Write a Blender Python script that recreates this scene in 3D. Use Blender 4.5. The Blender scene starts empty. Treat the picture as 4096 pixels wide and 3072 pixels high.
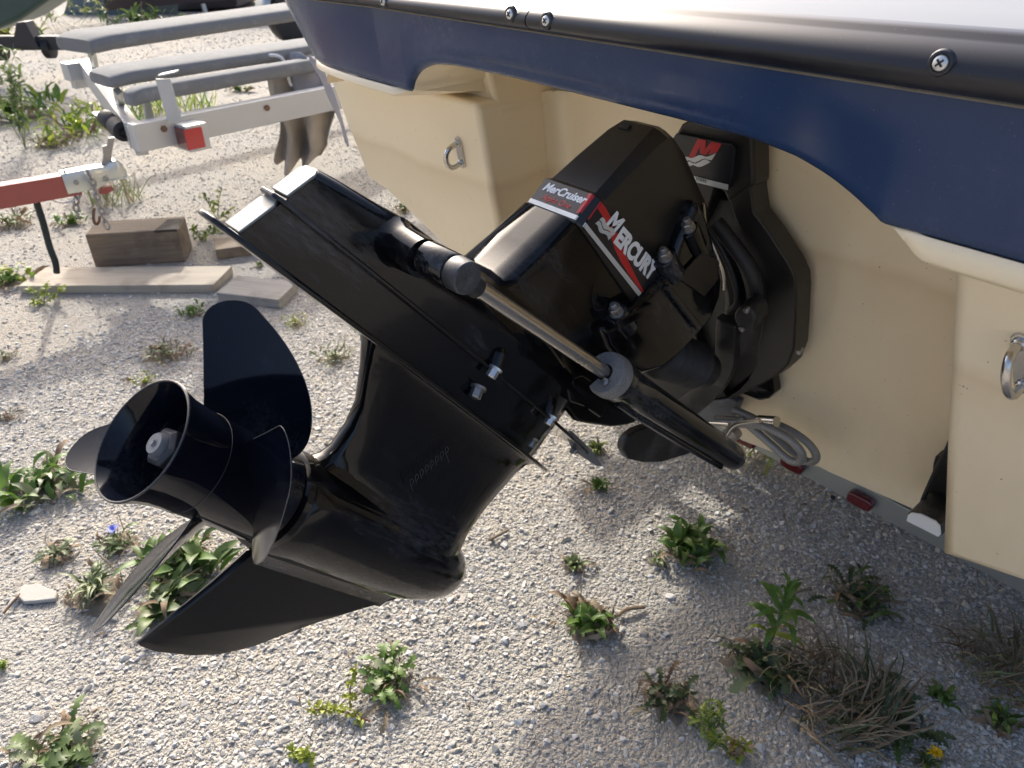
import bpy, bmesh, math, random
import numpy as np
from mathutils import Vector, Matrix
random.seed(7)
rng = np.random.default_rng(11)
R = math.radians
scn = bpy.context.scene
COL = scn.collection

# ------------------------------------------------------------------ camera, sky, sun, exposure
cam_d = bpy.data.cameras.new('camera')
cam = bpy.data.objects.new('camera', cam_d); COL.objects.link(cam); scn.camera = cam
cam_d.sensor_width = 36.0; cam_d.lens = 25.88; cam_d.clip_start = 0.02; cam_d.clip_end = 2000
cam.location = (0.72, 0.0, 1.35)
cam.rotation_euler = (R(90 - 33), 0, R(49))
cam_d.dof.use_dof = True; cam_d.dof.focus_distance = 0.95; cam_d.dof.aperture_fstop = 9.5

SUN_EL, SUN_AZ = R(30), Vector((-0.92, 0.38))          # azimuth vector points TOWARDS the sun
SUN_AZ.normalize()
w = bpy.data.worlds.new('World'); scn.world = w; w.use_nodes = True
wn = w.node_tree.nodes; wl = w.node_tree.links
bg = wn['Background']; bg.inputs['Strength'].default_value = 0.15
sky = wn.new('ShaderNodeTexSky'); sky.sky_type = 'NISHITA'; sky.sun_disc = False
sky.sun_elevation = SUN_EL; sky.sun_rotation = math.atan2(SUN_AZ.x, SUN_AZ.y)
sky.air_density = 0.65; sky.dust_density = 5.5; sky.ozone_density = 0.8
wl.new(sky.outputs[0], bg.inputs['Color'])
sd_ = bpy.data.lights.new('sun', 'SUN'); sd_.energy = 2.1; sd_.angle = R(1.4); sd_.color = (1.0, 0.95, 0.87)
sun = bpy.data.objects.new('sun', sd_); COL.objects.link(sun)
dirv = Vector((SUN_AZ.x * math.cos(SUN_EL), SUN_AZ.y * math.cos(SUN_EL), math.sin(SUN_EL)))
sun.rotation_euler = dirv.to_track_quat('Z', 'Y').to_euler(); sun.location = (-8, 6, 9)
vs = scn.view_settings
vs.view_transform = 'Standard'; vs.look = 'None'; vs.gamma = 1.0; vs.use_curve_mapping = False
vs.exposure = 1.24
scn.cycles.max_bounces = 8; scn.cycles.transparent_max_bounces = 6
scn.cycles.use_denoising = True
scn.cycles.sample_clamp_indirect = 8.0

# ------------------------------------------------------------------ materials
def new_mat(name):
    m = bpy.data.materials.new(name); m.use_nodes = True
    nt = m.node_tree; return m, nt, nt.nodes['Principled BSDF']
def N(nt, typ, **kw):
    n = nt.nodes.new(typ)
    for k, v in kw.items():
        if k.startswith('i_'): n.inputs[int(k[2:])].default_value = v
        else: setattr(n, k, v)
    return n
def coord(nt, kind='Object', scale=(1, 1, 1)):
    tc = N(nt, 'ShaderNodeTexCoord'); mp = N(nt, 'ShaderNodeMapping'); mp.inputs['Scale'].default_value = scale
    nt.links.new(tc.outputs[kind], mp.inputs[0]); return mp.outputs[0]
def noise(nt, vec, scale, detail=4, rough=0.55):
    n = N(nt, 'ShaderNodeTexNoise'); n.inputs['Scale'].default_value = scale
    n.inputs['Detail'].default_value = detail; n.inputs['Roughness'].default_value = rough
    nt.links.new(vec, n.inputs['Vector']); return n.outputs['Fac']
def ramp(nt, fac, stops):
    r = N(nt, 'ShaderNodeValToRGB'); e = r.color_ramp.elements
    while len(e) < len(stops): e.new(0.5)
    for i, (p, c) in enumerate(stops):
        e[i].position = p; e[i].color = c if len(c) == 4 else (*c, 1)
    nt.links.new(fac, r.inputs[0]); return r.outputs[0]
def g(v): return (v, v, v, 1)
def mixc(nt, fac, a, b):
    m = N(nt, 'ShaderNodeMix', data_type='RGBA')
    if isinstance(fac, float): m.inputs[0].default_value = fac
    else: nt.links.new(fac, m.inputs[0])
    for i, v in ((6, a), (7, b)):
        if isinstance(v, tuple): m.inputs[i].default_value = (*v, 1) if len(v) == 3 else v
        else: nt.links.new(v, m.inputs[i])
    return m.outputs[2]
def math_(nt, op, a, b=0.0):
    m = N(nt, 'ShaderNodeMath', operation=op)
    for i, v in ((0, a), (1, b)):
        if isinstance(v, (int, float)): m.inputs[i].default_value = v
        else: nt.links.new(v, m.inputs[i])
    return m.outputs[0]
def bump(nt, p, h, strength=0.3, dist=0.002):
    b = N(nt, 'ShaderNodeBump'); b.inputs['Strength'].default_value = strength; b.inputs['Distance'].default_value = dist
    nt.links.new(h, b.inputs['Height']); nt.links.new(b.outputs[0], p.inputs['Normal'])

def paint(name, base, rough=0.15, scuff=0.0, scuff_col=(0.10, 0.11, 0.13), scuff_scale=6.0, coat=0.0, bumpy=0.0, speck=0.5, stretch=(1, 1, 1), metal=0.0, blotch=0.0, spec=0.5, thr=0.52):
    """enamel, gelcoat or plastic: a base colour, a worn mask of scuffs and dried salt, fine specks"""
    m, nt, p = new_mat(name); L = nt.links
    v = coord(nt, 'Object', stretch)
    big = noise(nt, v, scuff_scale, 5, 0.62); fine = noise(nt, v, scuff_scale * 22, 6, 0.75)
    mask = math_(nt, 'MULTIPLY', ramp(nt, big, [(thr, g(0)), (thr + 0.18, g(1))]), ramp(nt, fine, [(0.36, g(0)), (0.80, g(1))]))
    mask = math_(nt, 'MULTIPLY', mask, scuff)
    sp = noise(nt, v, 420, 2, 0.5); spm = math_(nt, 'MULTIPLY', ramp(nt, sp, [(0.71, g(0)), (0.76, g(1))]), speck)
    mask = math_(nt, 'MAXIMUM', mask, math_(nt, 'MULTIPLY', spm, 0.5))
    c0 = base
    if blotch:
        bl = noise(nt, v, 2.2, 4, 0.6)
        c0 = mixc(nt, ramp(nt, bl, [(0.35, g(0)), (0.7, g(1))]), base, tuple(min(1, q * (1 + blotch)) for q in base))
    L.new(mixc(nt, mask, c0, scuff_col), p.inputs['Base Color'])
    rr = N(nt, 'ShaderNodeMapRange'); rr.inputs[3].default_value = rough; rr.inputs[4].default_value = max(rough, 0.55)
    L.new(math_(nt, 'ADD', mask, math_(nt, 'MULTIPLY', big, 0.04)), rr.inputs[0]); L.new(rr.outputs[0], p.inputs['Roughness'])
    p.inputs['Coat Weight'].default_value = coat; p.inputs['Coat Roughness'].default_value = 0.06
    p.inputs['Metallic'].default_value = metal; p.inputs['Specular IOR Level'].default_value = spec
    if bumpy: bump(nt, p, noise(nt, v, 60, 5, 0.6), bumpy, 0.002)
    return m

M = {}
M['black'] = paint('black_enamel', (0.004, 0.004, 0.0044), 0.055, 0.75, scuff_col=(0.12, 0.13, 0.15), bumpy=0.02, scuff_scale=3.8, spec=0.34, stretch=(1, 0.45, 2.2))
M['black_worn'] = paint('black_enamel_salt_worn', (0.0045, 0.0045, 0.005), 0.07, 0.95, scuff_col=(0.13, 0.14, 0.165), bumpy=0.06, scuff_scale=4.0, thr=0.48, spec=0.34, stretch=(1, 0.45, 2.0))
M['black_matt'] = paint('black_moulded_plastic', (0.0125, 0.0115, 0.0105), 0.42, 0.22, bumpy=0.05, speck=0.4)
M['black_dusty'] = paint('black_casting_dusty', (0.012, 0.012, 0.012), 0.5, 1.0, scuff_col=(0.17, 0.165, 0.155), scuff_scale=12, bumpy=0.35)
M['rubber'] = paint('black_rubber', (0.014, 0.014, 0.015), 0.6, 0.35, bumpy=0.1)
M['skeg_paint'] = paint('skeg_worn_paint', (0.007, 0.007, 0.0075), 0.22, 0.35, scuff_col=(0.06, 0.062, 0.068), scuff_scale=3.5, bumpy=0.05, spec=0.34)
M['prop'] = paint('propeller_black_sky_tint', (0.0030, 0.0042, 0.0085), 0.08, 0.35, scuff_scale=8, speck=0.3, spec=0.3)  # navy cast mixed into the black stands in for blue sky reflected in the blades
M['edge_metal'] = paint('bare_worn_aluminium', (0.22, 0.235, 0.235), 0.5, 0.5, scuff_col=(0.25, 0.27, 0.28), metal=0.6, bumpy=0.1)
M['steel'] = paint('stainless_steel', (0.55, 0.53, 0.50), 0.22, 0.4, scuff_col=(0.3, 0.27, 0.22), metal=1.0, speck=0.2)
M['rod'] = paint('ram_rod_steel', (0.50, 0.475, 0.44), 0.24, 0.5, scuff_col=(0.26, 0.22, 0.17), metal=1.0, stretch=(1, 1, 1))
M['bolt'] = paint('zinc_bolt', (0.32, 0.31, 0.30), 0.42, 0.6, scuff_col=(0.16, 0.14, 0.12), metal=0.85, scuff_scale=60)
M['bolt_bright'] = paint('bright_bolt', (0.62, 0.62, 0.60), 0.3, 0.3, metal=0.8)
M['rod_dirt'] = paint('grimy_sealant', (0.20, 0.18, 0.14), 0.9, 1.0, scuff_col=(0.05, 0.045, 0.04), scuff_scale=30, bumpy=0.5)
M['anode'] = paint('zinc_anode_grainy', (0.20, 0.20, 0.195), 0.85, 1.0, thr=0.25, scuff_col=(0.035, 0.037, 0.04), scuff_scale=22, bumpy=0.7, speck=1.0)
M['worn_edge'] = paint('worn_paint_edge', (0.08, 0.085, 0.09), 0.5, 0.5)
M['shaft_grey'] = paint('shaft_end_steel', (0.20, 0.20, 0.20), 0.45, 0.5, scuff_col=(0.10, 0.095, 0.09), scuff_scale=50)
M['cap_grey'] = paint('worn_grey_cap', (0.028, 0.029, 0.032), 0.5, 1.0, scuff_col=(0.13, 0.135, 0.14), scuff_scale=14, thr=0.42)
M['nut'] = paint('propeller_nut', (0.040, 0.040, 0.043), 0.5, 0.7, scuff_col=(0.11, 0.108, 0.105), scuff_scale=40, metal=0.0, bumpy=0.15)
M['washer'] = paint('tab_washer', (0.50, 0.54, 0.58), 0.5, 0.3)
M['cream'] = paint('cream_gelcoat', (0.84, 0.685, 0.45), 0.32, 0.10, scuff_col=(0.62, 0.47, 0.27), scuff_scale=2.2, speck=0.0, coat=0.25, blotch=0.03)
def cream_mat():
    """cream gelcoat with a faint tea-coloured scum line left at the old waterline"""
    m = paint('cream_gelcoat_stained', (0.87, 0.735, 0.505), 0.32, 0.10, scuff_col=(0.62, 0.47, 0.27), scuff_scale=2.2, speck=0.0, coat=0.2, blotch=0.03)
    nt = m.node_tree; p = nt.nodes['Principled BSDF']; src_ = p.inputs['Base Color'].links[0].from_socket
    v = coord(nt, 'Object'); sp = N(nt, 'ShaderNodeSeparateXYZ'); nt.links.new(v, sp.inputs[0])
    n1 = noise(nt, v, 5, 4, 0.6); n2 = noise(nt, coord(nt, 'Object', (6, 6, 1.2)), 6, 5, 0.65)
    zz = math_(nt, 'ADD', sp.outputs['Z'], math_(nt, 'MULTIPLY', n1, 0.05))
    band = ramp(nt, zz, [(WL - 0.10, g(0)), (WL - 0.02, g(0.55)), (WL, g(1)), (WL + 0.022, g(0))])
    low = ramp(nt, zz, [(0.02, g(0.35)), (WL, g(0.10)), (WL + 0.02, g(0))])
    k = math_(nt, 'ADD', math_(nt, 'MULTIPLY', band, 0.30), math_(nt, 'MULTIPLY', low, n2))
    c = mixc(nt, k, src_, (0.60, 0.41, 0.20))
    sp2 = noise(nt, v, 150, 1, 0.5); c = mixc(nt, math_(nt, 'MULTIPLY', ramp(nt, sp2, [(0.775, g(0)), (0.80, g(1))]), 0.6), c, (0.12, 0.09, 0.06))
    nt.links.new(c, p.inputs['Base Color']); return m
WL = 0.612
M['cream'] = cream_mat()
M['blue'] = paint('navy_gelcoat', (0.019, 0.040, 0.098), 0.20, 0.35, scuff_col=(0.16, 0.17, 0.22), scuff_scale=4, speck=1.0, spec=0.32, coat=0.0, stretch=(1, 1, 1), blotch=0.25, thr=0.48)
M['deck'] = paint('white_deck_gelcoat', (0.29, 0.305, 0.32), 0.55, 0.2, scuff_col=(0.28, 0.28, 0.27), bumpy=0.08, spec=0.2)
M['rail'] = paint('black_vinyl_rub_rail', (0.012, 0.013, 0.018), 0.30, 0.12, scuff_col=(0.16, 0.16, 0.17), scuff_scale=10, speck=0.8, bumpy=0.02)
M['white_print'] = paint('white_print', (0.78, 0.80, 0.80), 0.35, 0.3, scuff_col=(0.5, 0.5, 0.5), speck=0)
M['silver_print'] = paint('silver_print', (0.60, 0.62, 0.62), 0.3, 0.5, scuff_col=(0.35, 0.36, 0.36), metal=0.3, speck=0)
M['red_print'] = paint('red_print', (0.50, 0.014, 0.018), 0.35, 0.1, scuff_col=(0.25, 0.02, 0.02), speck=0)
M['black_print'] = paint('black_print', (0.010, 0.011, 0.016), 0.28, 0.15, speck=0.3)
M['scratch'] = paint('scratched_paint', (0.05, 0.056, 0.062), 0.6, 0.3)
M['galv'] = paint('galvanised_steel', (0.42, 0.44, 0.43), 0.42, 0.8, scuff_col=(0.28, 0.30, 0.29), scuff_scale=14, metal=0.75, speck=0.1)
M['white_frame'] = paint('white_painted_aluminium', (0.48, 0.49, 0.49), 0.4, 0.5, scuff_col=(0.34, 0.34, 0.33), metal=0.3, speck=0.1)
M['carpet'] = paint('grey_bunk_carpet', (0.185, 0.19, 0.19), 0.95, 0.9, scuff_col=(0.33, 0.34, 0.34), scuff_scale=14, bumpy=1.0, speck=0.9)
M['red_lens'] = paint('red_lens', (0.42, 0.010, 0.014), 0.12, 0.2, scuff_col=(0.2, 0.02, 0.02), coat=0.6, speck=0)
M['dark_red_lens'] = paint('dusty_dark_red_lens', (0.10, 0.006, 0.010), 0.22, 0.4, scuff_col=(0.2, 0.05, 0.05), coat=0.5, speck=0.3)
M['red_oxide'] = paint('red_oxide_paint', (0.34, 0.085, 0.065), 0.5, 0.6, scuff_col=(0.24, 0.055, 0.045), scuff_scale=5, speck=0.2)
M['zinc_plate'] = paint('zinc_plated_steel', (0.62, 0.63, 0.57), 0.32, 0.5, scuff_col=(0.40, 0.42, 0.36), metal=0.7, scuff_scale=12, speck=0)
M['rust'] = paint('rusty_steel', (0.16, 0.085, 0.05), 0.75, 0.6, scuff_col=(0.09, 0.06, 0.045), scuff_scale=40)
M['green_hull'] = paint('dull_green_hull_paint', (0.035, 0.068, 0.055), 0.4, 0.5, scuff_col=(0.06, 0.10, 0.085), scuff_scale=3, stretch=(3, 3, 1), speck=0)
M['dark_steel'] = paint('dark_painted_steel', (0.028, 0.026, 0.030), 0.5, 0.4, scuff_col=(0.07, 0.06, 0.06), speck=0)
M['brown_steel'] = paint('brown_painted_beam', (0.045, 0.026, 0.027), 0.5, 0.4, scuff_col=(0.08, 0.05, 0.05), speck=0)
M['bluegrey'] = paint('blue_grey_sheet', (0.10, 0.145, 0.17), 0.6, 0.4, scuff_col=(0.16, 0.2, 0.22), speck=0)
M['cloth'] = paint('beige_canvas', (0.36, 0.325, 0.28), 0.9, 0.3, scuff_col=(0.27, 0.24, 0.20), bumpy=0.25, speck=0)
M['cloth_grey'] = paint('grey_canvas', (0.30, 0.305, 0.34), 0.9, 0.3, scuff_col=(0.22, 0.225, 0.26), bumpy=0.25, speck=0)
M['cord_white'] = paint('pale_cord', (0.62, 0.63, 0.66), 0.8, 0.2, speck=0)
M['slab_stone'] = paint('pale_limestone', (0.42, 0.40, 0.36), 0.9, 0.6, scuff_col=(0.36, 0.33, 0.28), scuff_scale=20, bumpy=0.5, speck=0)
M['strap'] = paint('black_green_strap', (0.018, 0.026, 0.025), 0.8, 0.3, speck=0.3)

M['eye_paint'] = paint('black_paint_flaking', (0.006, 0.006, 0.007), 0.12, 1.0, scuff_col=(0.30, 0.31, 0.32), scuff_scale=16, bumpy=0.12)
def braid_mat():
    m, nt, p = new_mat('braided_hose'); L = nt.links
    v = coord(nt, 'Object')
    w1 = N(nt, 'ShaderNodeTexWave', wave_type='BANDS', bands_direction='DIAGONAL'); w1.inputs['Scale'].default_value = 130; L.new(v, w1.inputs['Vector'])
    w2 = N(nt, 'ShaderNodeTexWave', wave_type='BANDS', bands_direction='X'); w2.inputs['Scale'].default_value = 180; L.new(v, w2.inputs['Vector'])
    k = math_(nt, 'MULTIPLY', w1.outputs['Fac'], w2.outputs['Fac'])
    L.new(mixc(nt, k, (0.20, 0.195, 0.185), (0.42, 0.41, 0.39)), p.inputs['Base Color'])
    p.inputs['Metallic'].default_value = 0.4; p.inputs['Roughness'].default_value = 0.45
    bump(nt, p, k, 0.5, 0.001); return m
M['braid'] = braid_mat()

def wood_mat(name, a, b, dark):
    m, nt, p = new_mat(name); L = nt.links
    v = coord(nt, 'Object', (1.2, 14, 14))
    n1 = noise(nt, v, 3.0, 6, 0.65); n2 = noise(nt, coord(nt, 'Object', (0.6, 50, 50)), 4, 4, 0.7); n3 = noise(nt, coord(nt, 'Object'), 7, 4, 0.6)
    c = mixc(nt, ramp(nt, n1, [(0.35, g(0)), (0.65, g(1))]), a, b)
    c = mixc(nt, ramp(nt, n2, [(0.55, g(0)), (0.7, g(0.7))]), c, dark)
    c = mixc(nt, ramp(nt, n3, [(0.55, g(0)), (0.75, g(0.75))]), c, dark)
    L.new(c, p.inputs['Base Color']); p.inputs['Roughness'].default_value = 0.85
    bump(nt, p, n2, 0.5, 0.003); return m
M['timber'] = wood_mat('weathered_timber', (0.25, 0.195, 0.135), (0.15, 0.118, 0.088), (0.06, 0.045, 0.035))
M['pine'] = wood_mat('pale_pine_board', (0.46, 0.405, 0.32), (0.37, 0.325, 0.26), (0.20, 0.165, 0.13))
M['grey_wood'] = wood_mat('greyed_plank', (0.36, 0.34, 0.30), (0.28, 0.265, 0.24), (0.11, 0.10, 0.09))
M['char'] = paint('rotten_dark_wood', (0.03, 0.026, 0.022), 0.9, 0.6, scuff_col=(0.16, 0.15, 0.14), scuff_scale=20, bumpy=0.8)

def leaf_mat(name, a, b, trans=0.35, rough=0.5):
    m, nt, p = new_mat(name); L = nt.links
    oi = N(nt, 'ShaderNodeObjectInfo'); v = coord(nt, 'Object')
    n = noise(nt, v, 3.0, 4, 0.6)
    f = math_(nt, 'ADD', math_(nt, 'MULTIPLY', oi.outputs['Random'], 0.6), math_(nt, 'MULTIPLY', n, 0.5))
    c = mixc(nt, ramp(nt, f, [(0.15, g(0)), (0.85, g(1))]), a, b)
    L.new(c, p.inputs['Base Color']); p.inputs['Roughness'].default_value = rough
    t = N(nt, 'ShaderNodeBsdfTranslucent'); L.new(c, t.inputs[0])
    mx = N(nt, 'ShaderNodeMixShader'); mx.inputs[0].default_value = trans
    L.new(p.outputs[0], mx.inputs[1]); L.new(t.outputs[0], mx.inputs[2])
    L.new(mx.outputs[0], nt.nodes['Material Output'].inputs['Surface']); return m
M['leaf'] = leaf_mat('green_leaf', (0.055, 0.105, 0.022), (0.125, 0.185, 0.05))
M['leaf_pale'] = leaf_mat('dusty_grey_green_leaf', (0.13, 0.17, 0.075), (0.22, 0.25, 0.13), 0.25)
M['leaf_lush'] = leaf_mat('bright_green_leaf', (0.065, 0.145, 0.022), (0.13, 0.22, 0.04))
M['leaf_yellow'] = leaf_mat('yellow_green_leaf', (0.19, 0.27, 0.03), (0.33, 0.36, 0.05))
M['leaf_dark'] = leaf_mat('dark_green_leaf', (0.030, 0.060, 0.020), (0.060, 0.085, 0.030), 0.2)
M['leaf_brown'] = leaf_mat('withered_leaf', (0.15, 0.095, 0.055), (0.25, 0.18, 0.11), 0.15, 0.8)
M['soil'] = paint('dark_soil', (0.16, 0.135, 0.10), 0.95, 0.9, scuff_col=(0.30, 0.27, 0.22), scuff_scale=30, bumpy=1.0, speck=0.3)
M['straw'] = leaf_mat('dry_straw', (0.19, 0.150, 0.10), (0.31, 0.255, 0.17), 0.15, 0.8)
M['stem_red'] = leaf_mat('reddish_stem', (0.19, 0.075, 0.05), (0.25, 0.12, 0.07), 0.0, 0.7)
M['stem'] = leaf_mat('green_stem', (0.10, 0.15, 0.05), (0.15, 0.2, 0.08), 0.0, 0.6)
M['petal_blue'] = leaf_mat('blue_petal', (0.16, 0.20, 0.72), (0.25, 0.30, 0.85), 0.4)
M['petal_yellow'] = leaf_mat('yellow_petal', (0.80, 0.52, 0.01), (0.85, 0.62, 0.02), 0.3)
M['petal_pink'] = leaf_mat('pink_petal', (0.55, 0.28, 0.52), (0.65, 0.38, 0.6), 0.3)

def ground_mat():
    m, nt, p = new_mat('crushed_limestone_ground'); L = nt.links
    v = coord(nt, 'Object')
    big = noise(nt, v, 1.1, 5, 0.6); mid = noise(nt, v, 9, 5, 0.6)
    c = mixc(nt, ramp(nt, big, [(0.38, g(0)), (0.62, g(1))]), (0.305, 0.292, 0.262), (0.37, 0.33, 0.265))
    vor = N(nt, 'ShaderNodeTexVoronoi'); vor.inputs['Scale'].default_value = 110; L.new(v, vor.inputs['Vector'])
    vor2 = N(nt, 'ShaderNodeTexVoronoi'); vor2.inputs['Scale'].default_value = 260; L.new(v, vor2.inputs['Vector'])
    hsv = N(nt, 'ShaderNodeSeparateColor'); L.new(vor.outputs['Color'], hsv.inputs[0])
    hsv2 = N(nt, 'ShaderNodeSeparateColor'); L.new(vor2.outputs['Color'], hsv2.inputs[0])
    c = mixc(nt, math_(nt, 'MULTIPLY', hsv.outputs[0], 0.40), c, (0.50, 0.49, 0.46))
    c = mixc(nt, ramp(nt, hsv2.outputs[1], [(0.6, g(0)), (1.0, g(0.45))]), c, (0.25, 0.235, 0.205))
    c = mixc(nt, ramp(nt, mid, [(0.5, g(0)), (0.75, g(0.35))]), c, (0.27, 0.235, 0.19))
    L.new(c, p.inputs['Base Color']); p.inputs['Roughness'].default_value = 0.95
    h = math_(nt, 'ADD', math_(nt, 'MULTIPLY', vor.outputs['Distance'], -1.0), math_(nt, 'MULTIPLY', vor2.outputs['Distance'], -0.5))
    bump(nt, p, h, 0.9, 0.006); return m
M['ground'] = ground_mat()
def stone_mat():
    m, nt, p = new_mat('limestone_chip'); L = nt.links
    oi = N(nt, 'ShaderNodeObjectInfo')
    c = ramp(nt, oi.outputs['Random'], [(0.0, (0.17, 0.168, 0.165)), (0.12, (0.30, 0.295, 0.28)), (0.32, (0.43, 0.42, 0.39)), (0.58, (0.53, 0.515, 0.48)), (0.78, (0.44, 0.39, 0.31)), (0.88, (0.66, 0.65, 0.63)), (1.0, (0.26, 0.27, 0.28))])
    n = noise(nt, coord(nt, 'Object'), 2.5, 4, 0.6)
    c = mixc(nt, ramp(nt, n, [(0.4, g(0)), (0.7, g(0.35))]), c, (0.35, 0.34, 0.315))
    L.new(c, p.inputs['Base Color']); p.inputs['Roughness'].default_value = 0.9; return m
M['stone'] = stone_mat()

# ------------------------------------------------------------------ mesh helpers
def link(o, parent=None):
    COL.objects.link(o)
    if parent is not None: o.parent = parent
    return o
def mesh_obj(name, verts, faces, mat, parent=None, smooth=True, bevel=0.0, seg=2, sharp=35, sub=0):
    me = bpy.data.meshes.new(name); me.from_pydata([tuple(v) for v in verts], [], [tuple(f) for f in faces]); me.validate()
    bm = bmesh.new(); bm.from_mesh(me); bmesh.ops.remove_doubles(bm, verts=bm.verts, dist=1e-5)
    bmesh.ops.recalc_face_normals(bm, faces=bm.faces); bm.to_mesh(me); bm.free()
    me.materials.append(M[mat] if isinstance(mat, str) else mat)
    o = bpy.data.objects.new(name, me); link(o, parent)
    if smooth:
        for p in me.polygons: p.use_smooth = True
        me.set_sharp_from_angle(angle=R(sharp))
    if sub:
        s_ = o.modifiers.new('sub', 'SUBSURF'); s_.levels = sub; s_.render_levels = sub
    if bevel:
        b = o.modifiers.new('bevel', 'BEVEL'); b.width = bevel; b.segments = seg; b.limit_method = 'ANGLE'; b.angle_limit = R(30); b.harden_normals = bool(smooth)
    return o
class MB:
    """collects shapes into one mesh"""
    def __init__(s): s.v = []; s.f = []
    def add(s, v, f):
        o = len(s.v); s.v += [tuple(q) for q in v]; s.f += [tuple(i + o for i in q) for q in f]; return s
    def build(s, name, mat, parent=None, **kw): return mesh_obj(name, s.v, s.f, mat, parent, **kw)
def frame(d):
    d = Vector(d).normalized(); a = Vector((0, 0, 1)) if abs(d.z) < 0.9 else Vector((1, 0, 0))
    u = d.cross(a).normalized(); return u, u.cross(d).normalized(), d
def box(c, size, ax=None):
    """box centred at c; ax = three axis vectors"""
    ax = ax or (Vector((1, 0, 0)), Vector((0, 1, 0)), Vector((0, 0, 1)))
    v = [Vector(c) + ax[0] * (i * size[0] / 2) + ax[1] * (j * size[1] / 2) + ax[2] * (k * size[2] / 2) for k in (-1, 1) for j in (-1, 1) for i in (-1, 1)]
    return v, [(0, 1, 3, 2), (4, 6, 7, 5), (0, 4, 5, 1), (2, 3, 7, 6), (0, 2, 6, 4), (1, 5, 7, 3)]
def bar(p, q, w_, h_, up=(0, 0, 1)):
    p, q = Vector(p), Vector(q); d = (q - p).normalized(); s_ = d.cross(Vector(up)).normalized(); u = s_.cross(d)
    return box((p + q) / 2, ((q - p).length, w_, h_), (d, s_, u))
def tube(pts, rad, n=10, caps=True, closed=False):
    pts = [Vector(p) for p in pts]; m = len(pts); rad = [rad] * m if isinstance(rad, (int, float)) else rad
    v = []; f = []; u = None
    for i, p in enumerate(pts):
        a = pts[(i - 1) % m] if (i > 0 or closed) else p; b = pts[(i + 1) % m] if (i < m - 1 or closed) else p
        d = (b - a).normalized()
        if u is None: u = frame(d)[0]
        u = (u - d * u.dot(d)).normalized(); t = d.cross(u)
        for k in range(n):
            an = 2 * math.pi * k / n; v.append(p + (u * math.cos(an) + t * math.sin(an)) * rad[i])
    rng_ = m if closed else m - 1
    for i in range(rng_):
        for k in range(n):
            f.append((i * n + k, i * n + (k + 1) % n, ((i + 1) % m) * n + (k + 1) % n, ((i + 1) % m) * n + k))
    if caps and not closed: f.append(tuple(range(n - 1, -1, -1))); f.append(tuple((m - 1) * n + k for k in range(n)))
    return v, f
def revolve(prof, o, d, n=48, a0=0.0):
    """prof: (distance along d, radius) pairs"""
    o = Vector(o); u, t, d = frame(d); v = []; f = []
    for (h, r_) in prof:
        for k in range(n):
            a = 2 * math.pi * k / n + a0; v.append(o + d * h + (u * math.cos(a) + t * math.sin(a)) * max(r_, 1e-5))
    for i in range(len(prof) - 1):
        for k in range(n): f.append((i * n + k, i * n + (k + 1) % n, (i + 1) * n + (k + 1) % n, (i + 1) * n + k))
    f.append(tuple(range(n - 1, -1, -1))); f.append(tuple((len(prof) - 1) * n + k for k in range(n)))
    return v, f
def torus_prof(prof, o, d, n=64):
    """closed profile turned round an axis (hollow bodies)"""
    o = Vector(o); u, t, d = frame(d); v = []; f = []; m_ = len(prof)
    for (h, r_) in prof:
        for k in range(n):
            a = 2 * math.pi * k / n; v.append(o + d * h + (u * math.cos(a) + t * math.sin(a)) * r_)
    for i in range(m_):
        for k in range(n): f.append((i * n + k, i * n + (k + 1) % n, ((i + 1) % m_) * n + (k + 1) % n, ((i + 1) % m_) * n + k))
    return v, f
def loft(rings, caps=True):
    n = len(rings[0]); v = [p for r_ in rings for p in r_]; f = []
    for i in range(len(rings) - 1):
        for k in range(n): f.append((i * n + k, i * n + (k + 1) % n, (i + 1) * n + (k + 1) % n, (i + 1) * n + k))
    if caps: f.append(tuple(range(n - 1, -1, -1))); f.append(tuple((len(rings) - 1) * n + k for k in range(n)))
    return v, f
def prism(poly, vec):
    """solid: planar outline pushed along vec"""
    vec = Vector(vec); a = [Vector(p) for p in poly]; b = [p + vec for p in a]; n = len(a)
    f = [tuple(range(n - 1, -1, -1)), tuple(range(n, 2 * n))] + [(i, (i + 1) % n, n + (i + 1) % n, n + i) for i in range(n)]
    return a + b, f
def spline(pts, per=8, closed=False):
    """Catmull-Rom through the points"""
    P = [Vector(p) for p in pts]; n = len(P); out = []
    for i in range(n if closed else n - 1):
        p1, p2 = P[i], P[(i + 1) % n]
        p0 = P[i - 1] if (i > 0 or closed) else p1 * 2 - p2
        p3 = P[(i + 2) % n] if (i + 2 < n or closed) else p2 * 2 - p1
        for k in range(per):
            t = k / per
            out.append(0.5 * ((2 * p1) + (p2 - p0) * t + (2 * p0 - 5 * p1 + 4 * p2 - p3) * t * t + (3 * p1 - p0 - 3 * p2 + p3) * t ** 3))
    if not closed: out.append(P[-1])
    return out
def thing(name, loc, label, cat, group=None, rot=(0, 0, 0)):
    o = bpy.data.objects.new(name, None); COL.objects.link(o); o.location = loc; o.rotation_euler = rot; o.empty_display_size = 0.1
    return tag(o, label, cat, group)
def tag(o, label, cat, group=None):
    o['label'] = label; o['category'] = cat
    if group: o['group'] = group
    return o
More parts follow.
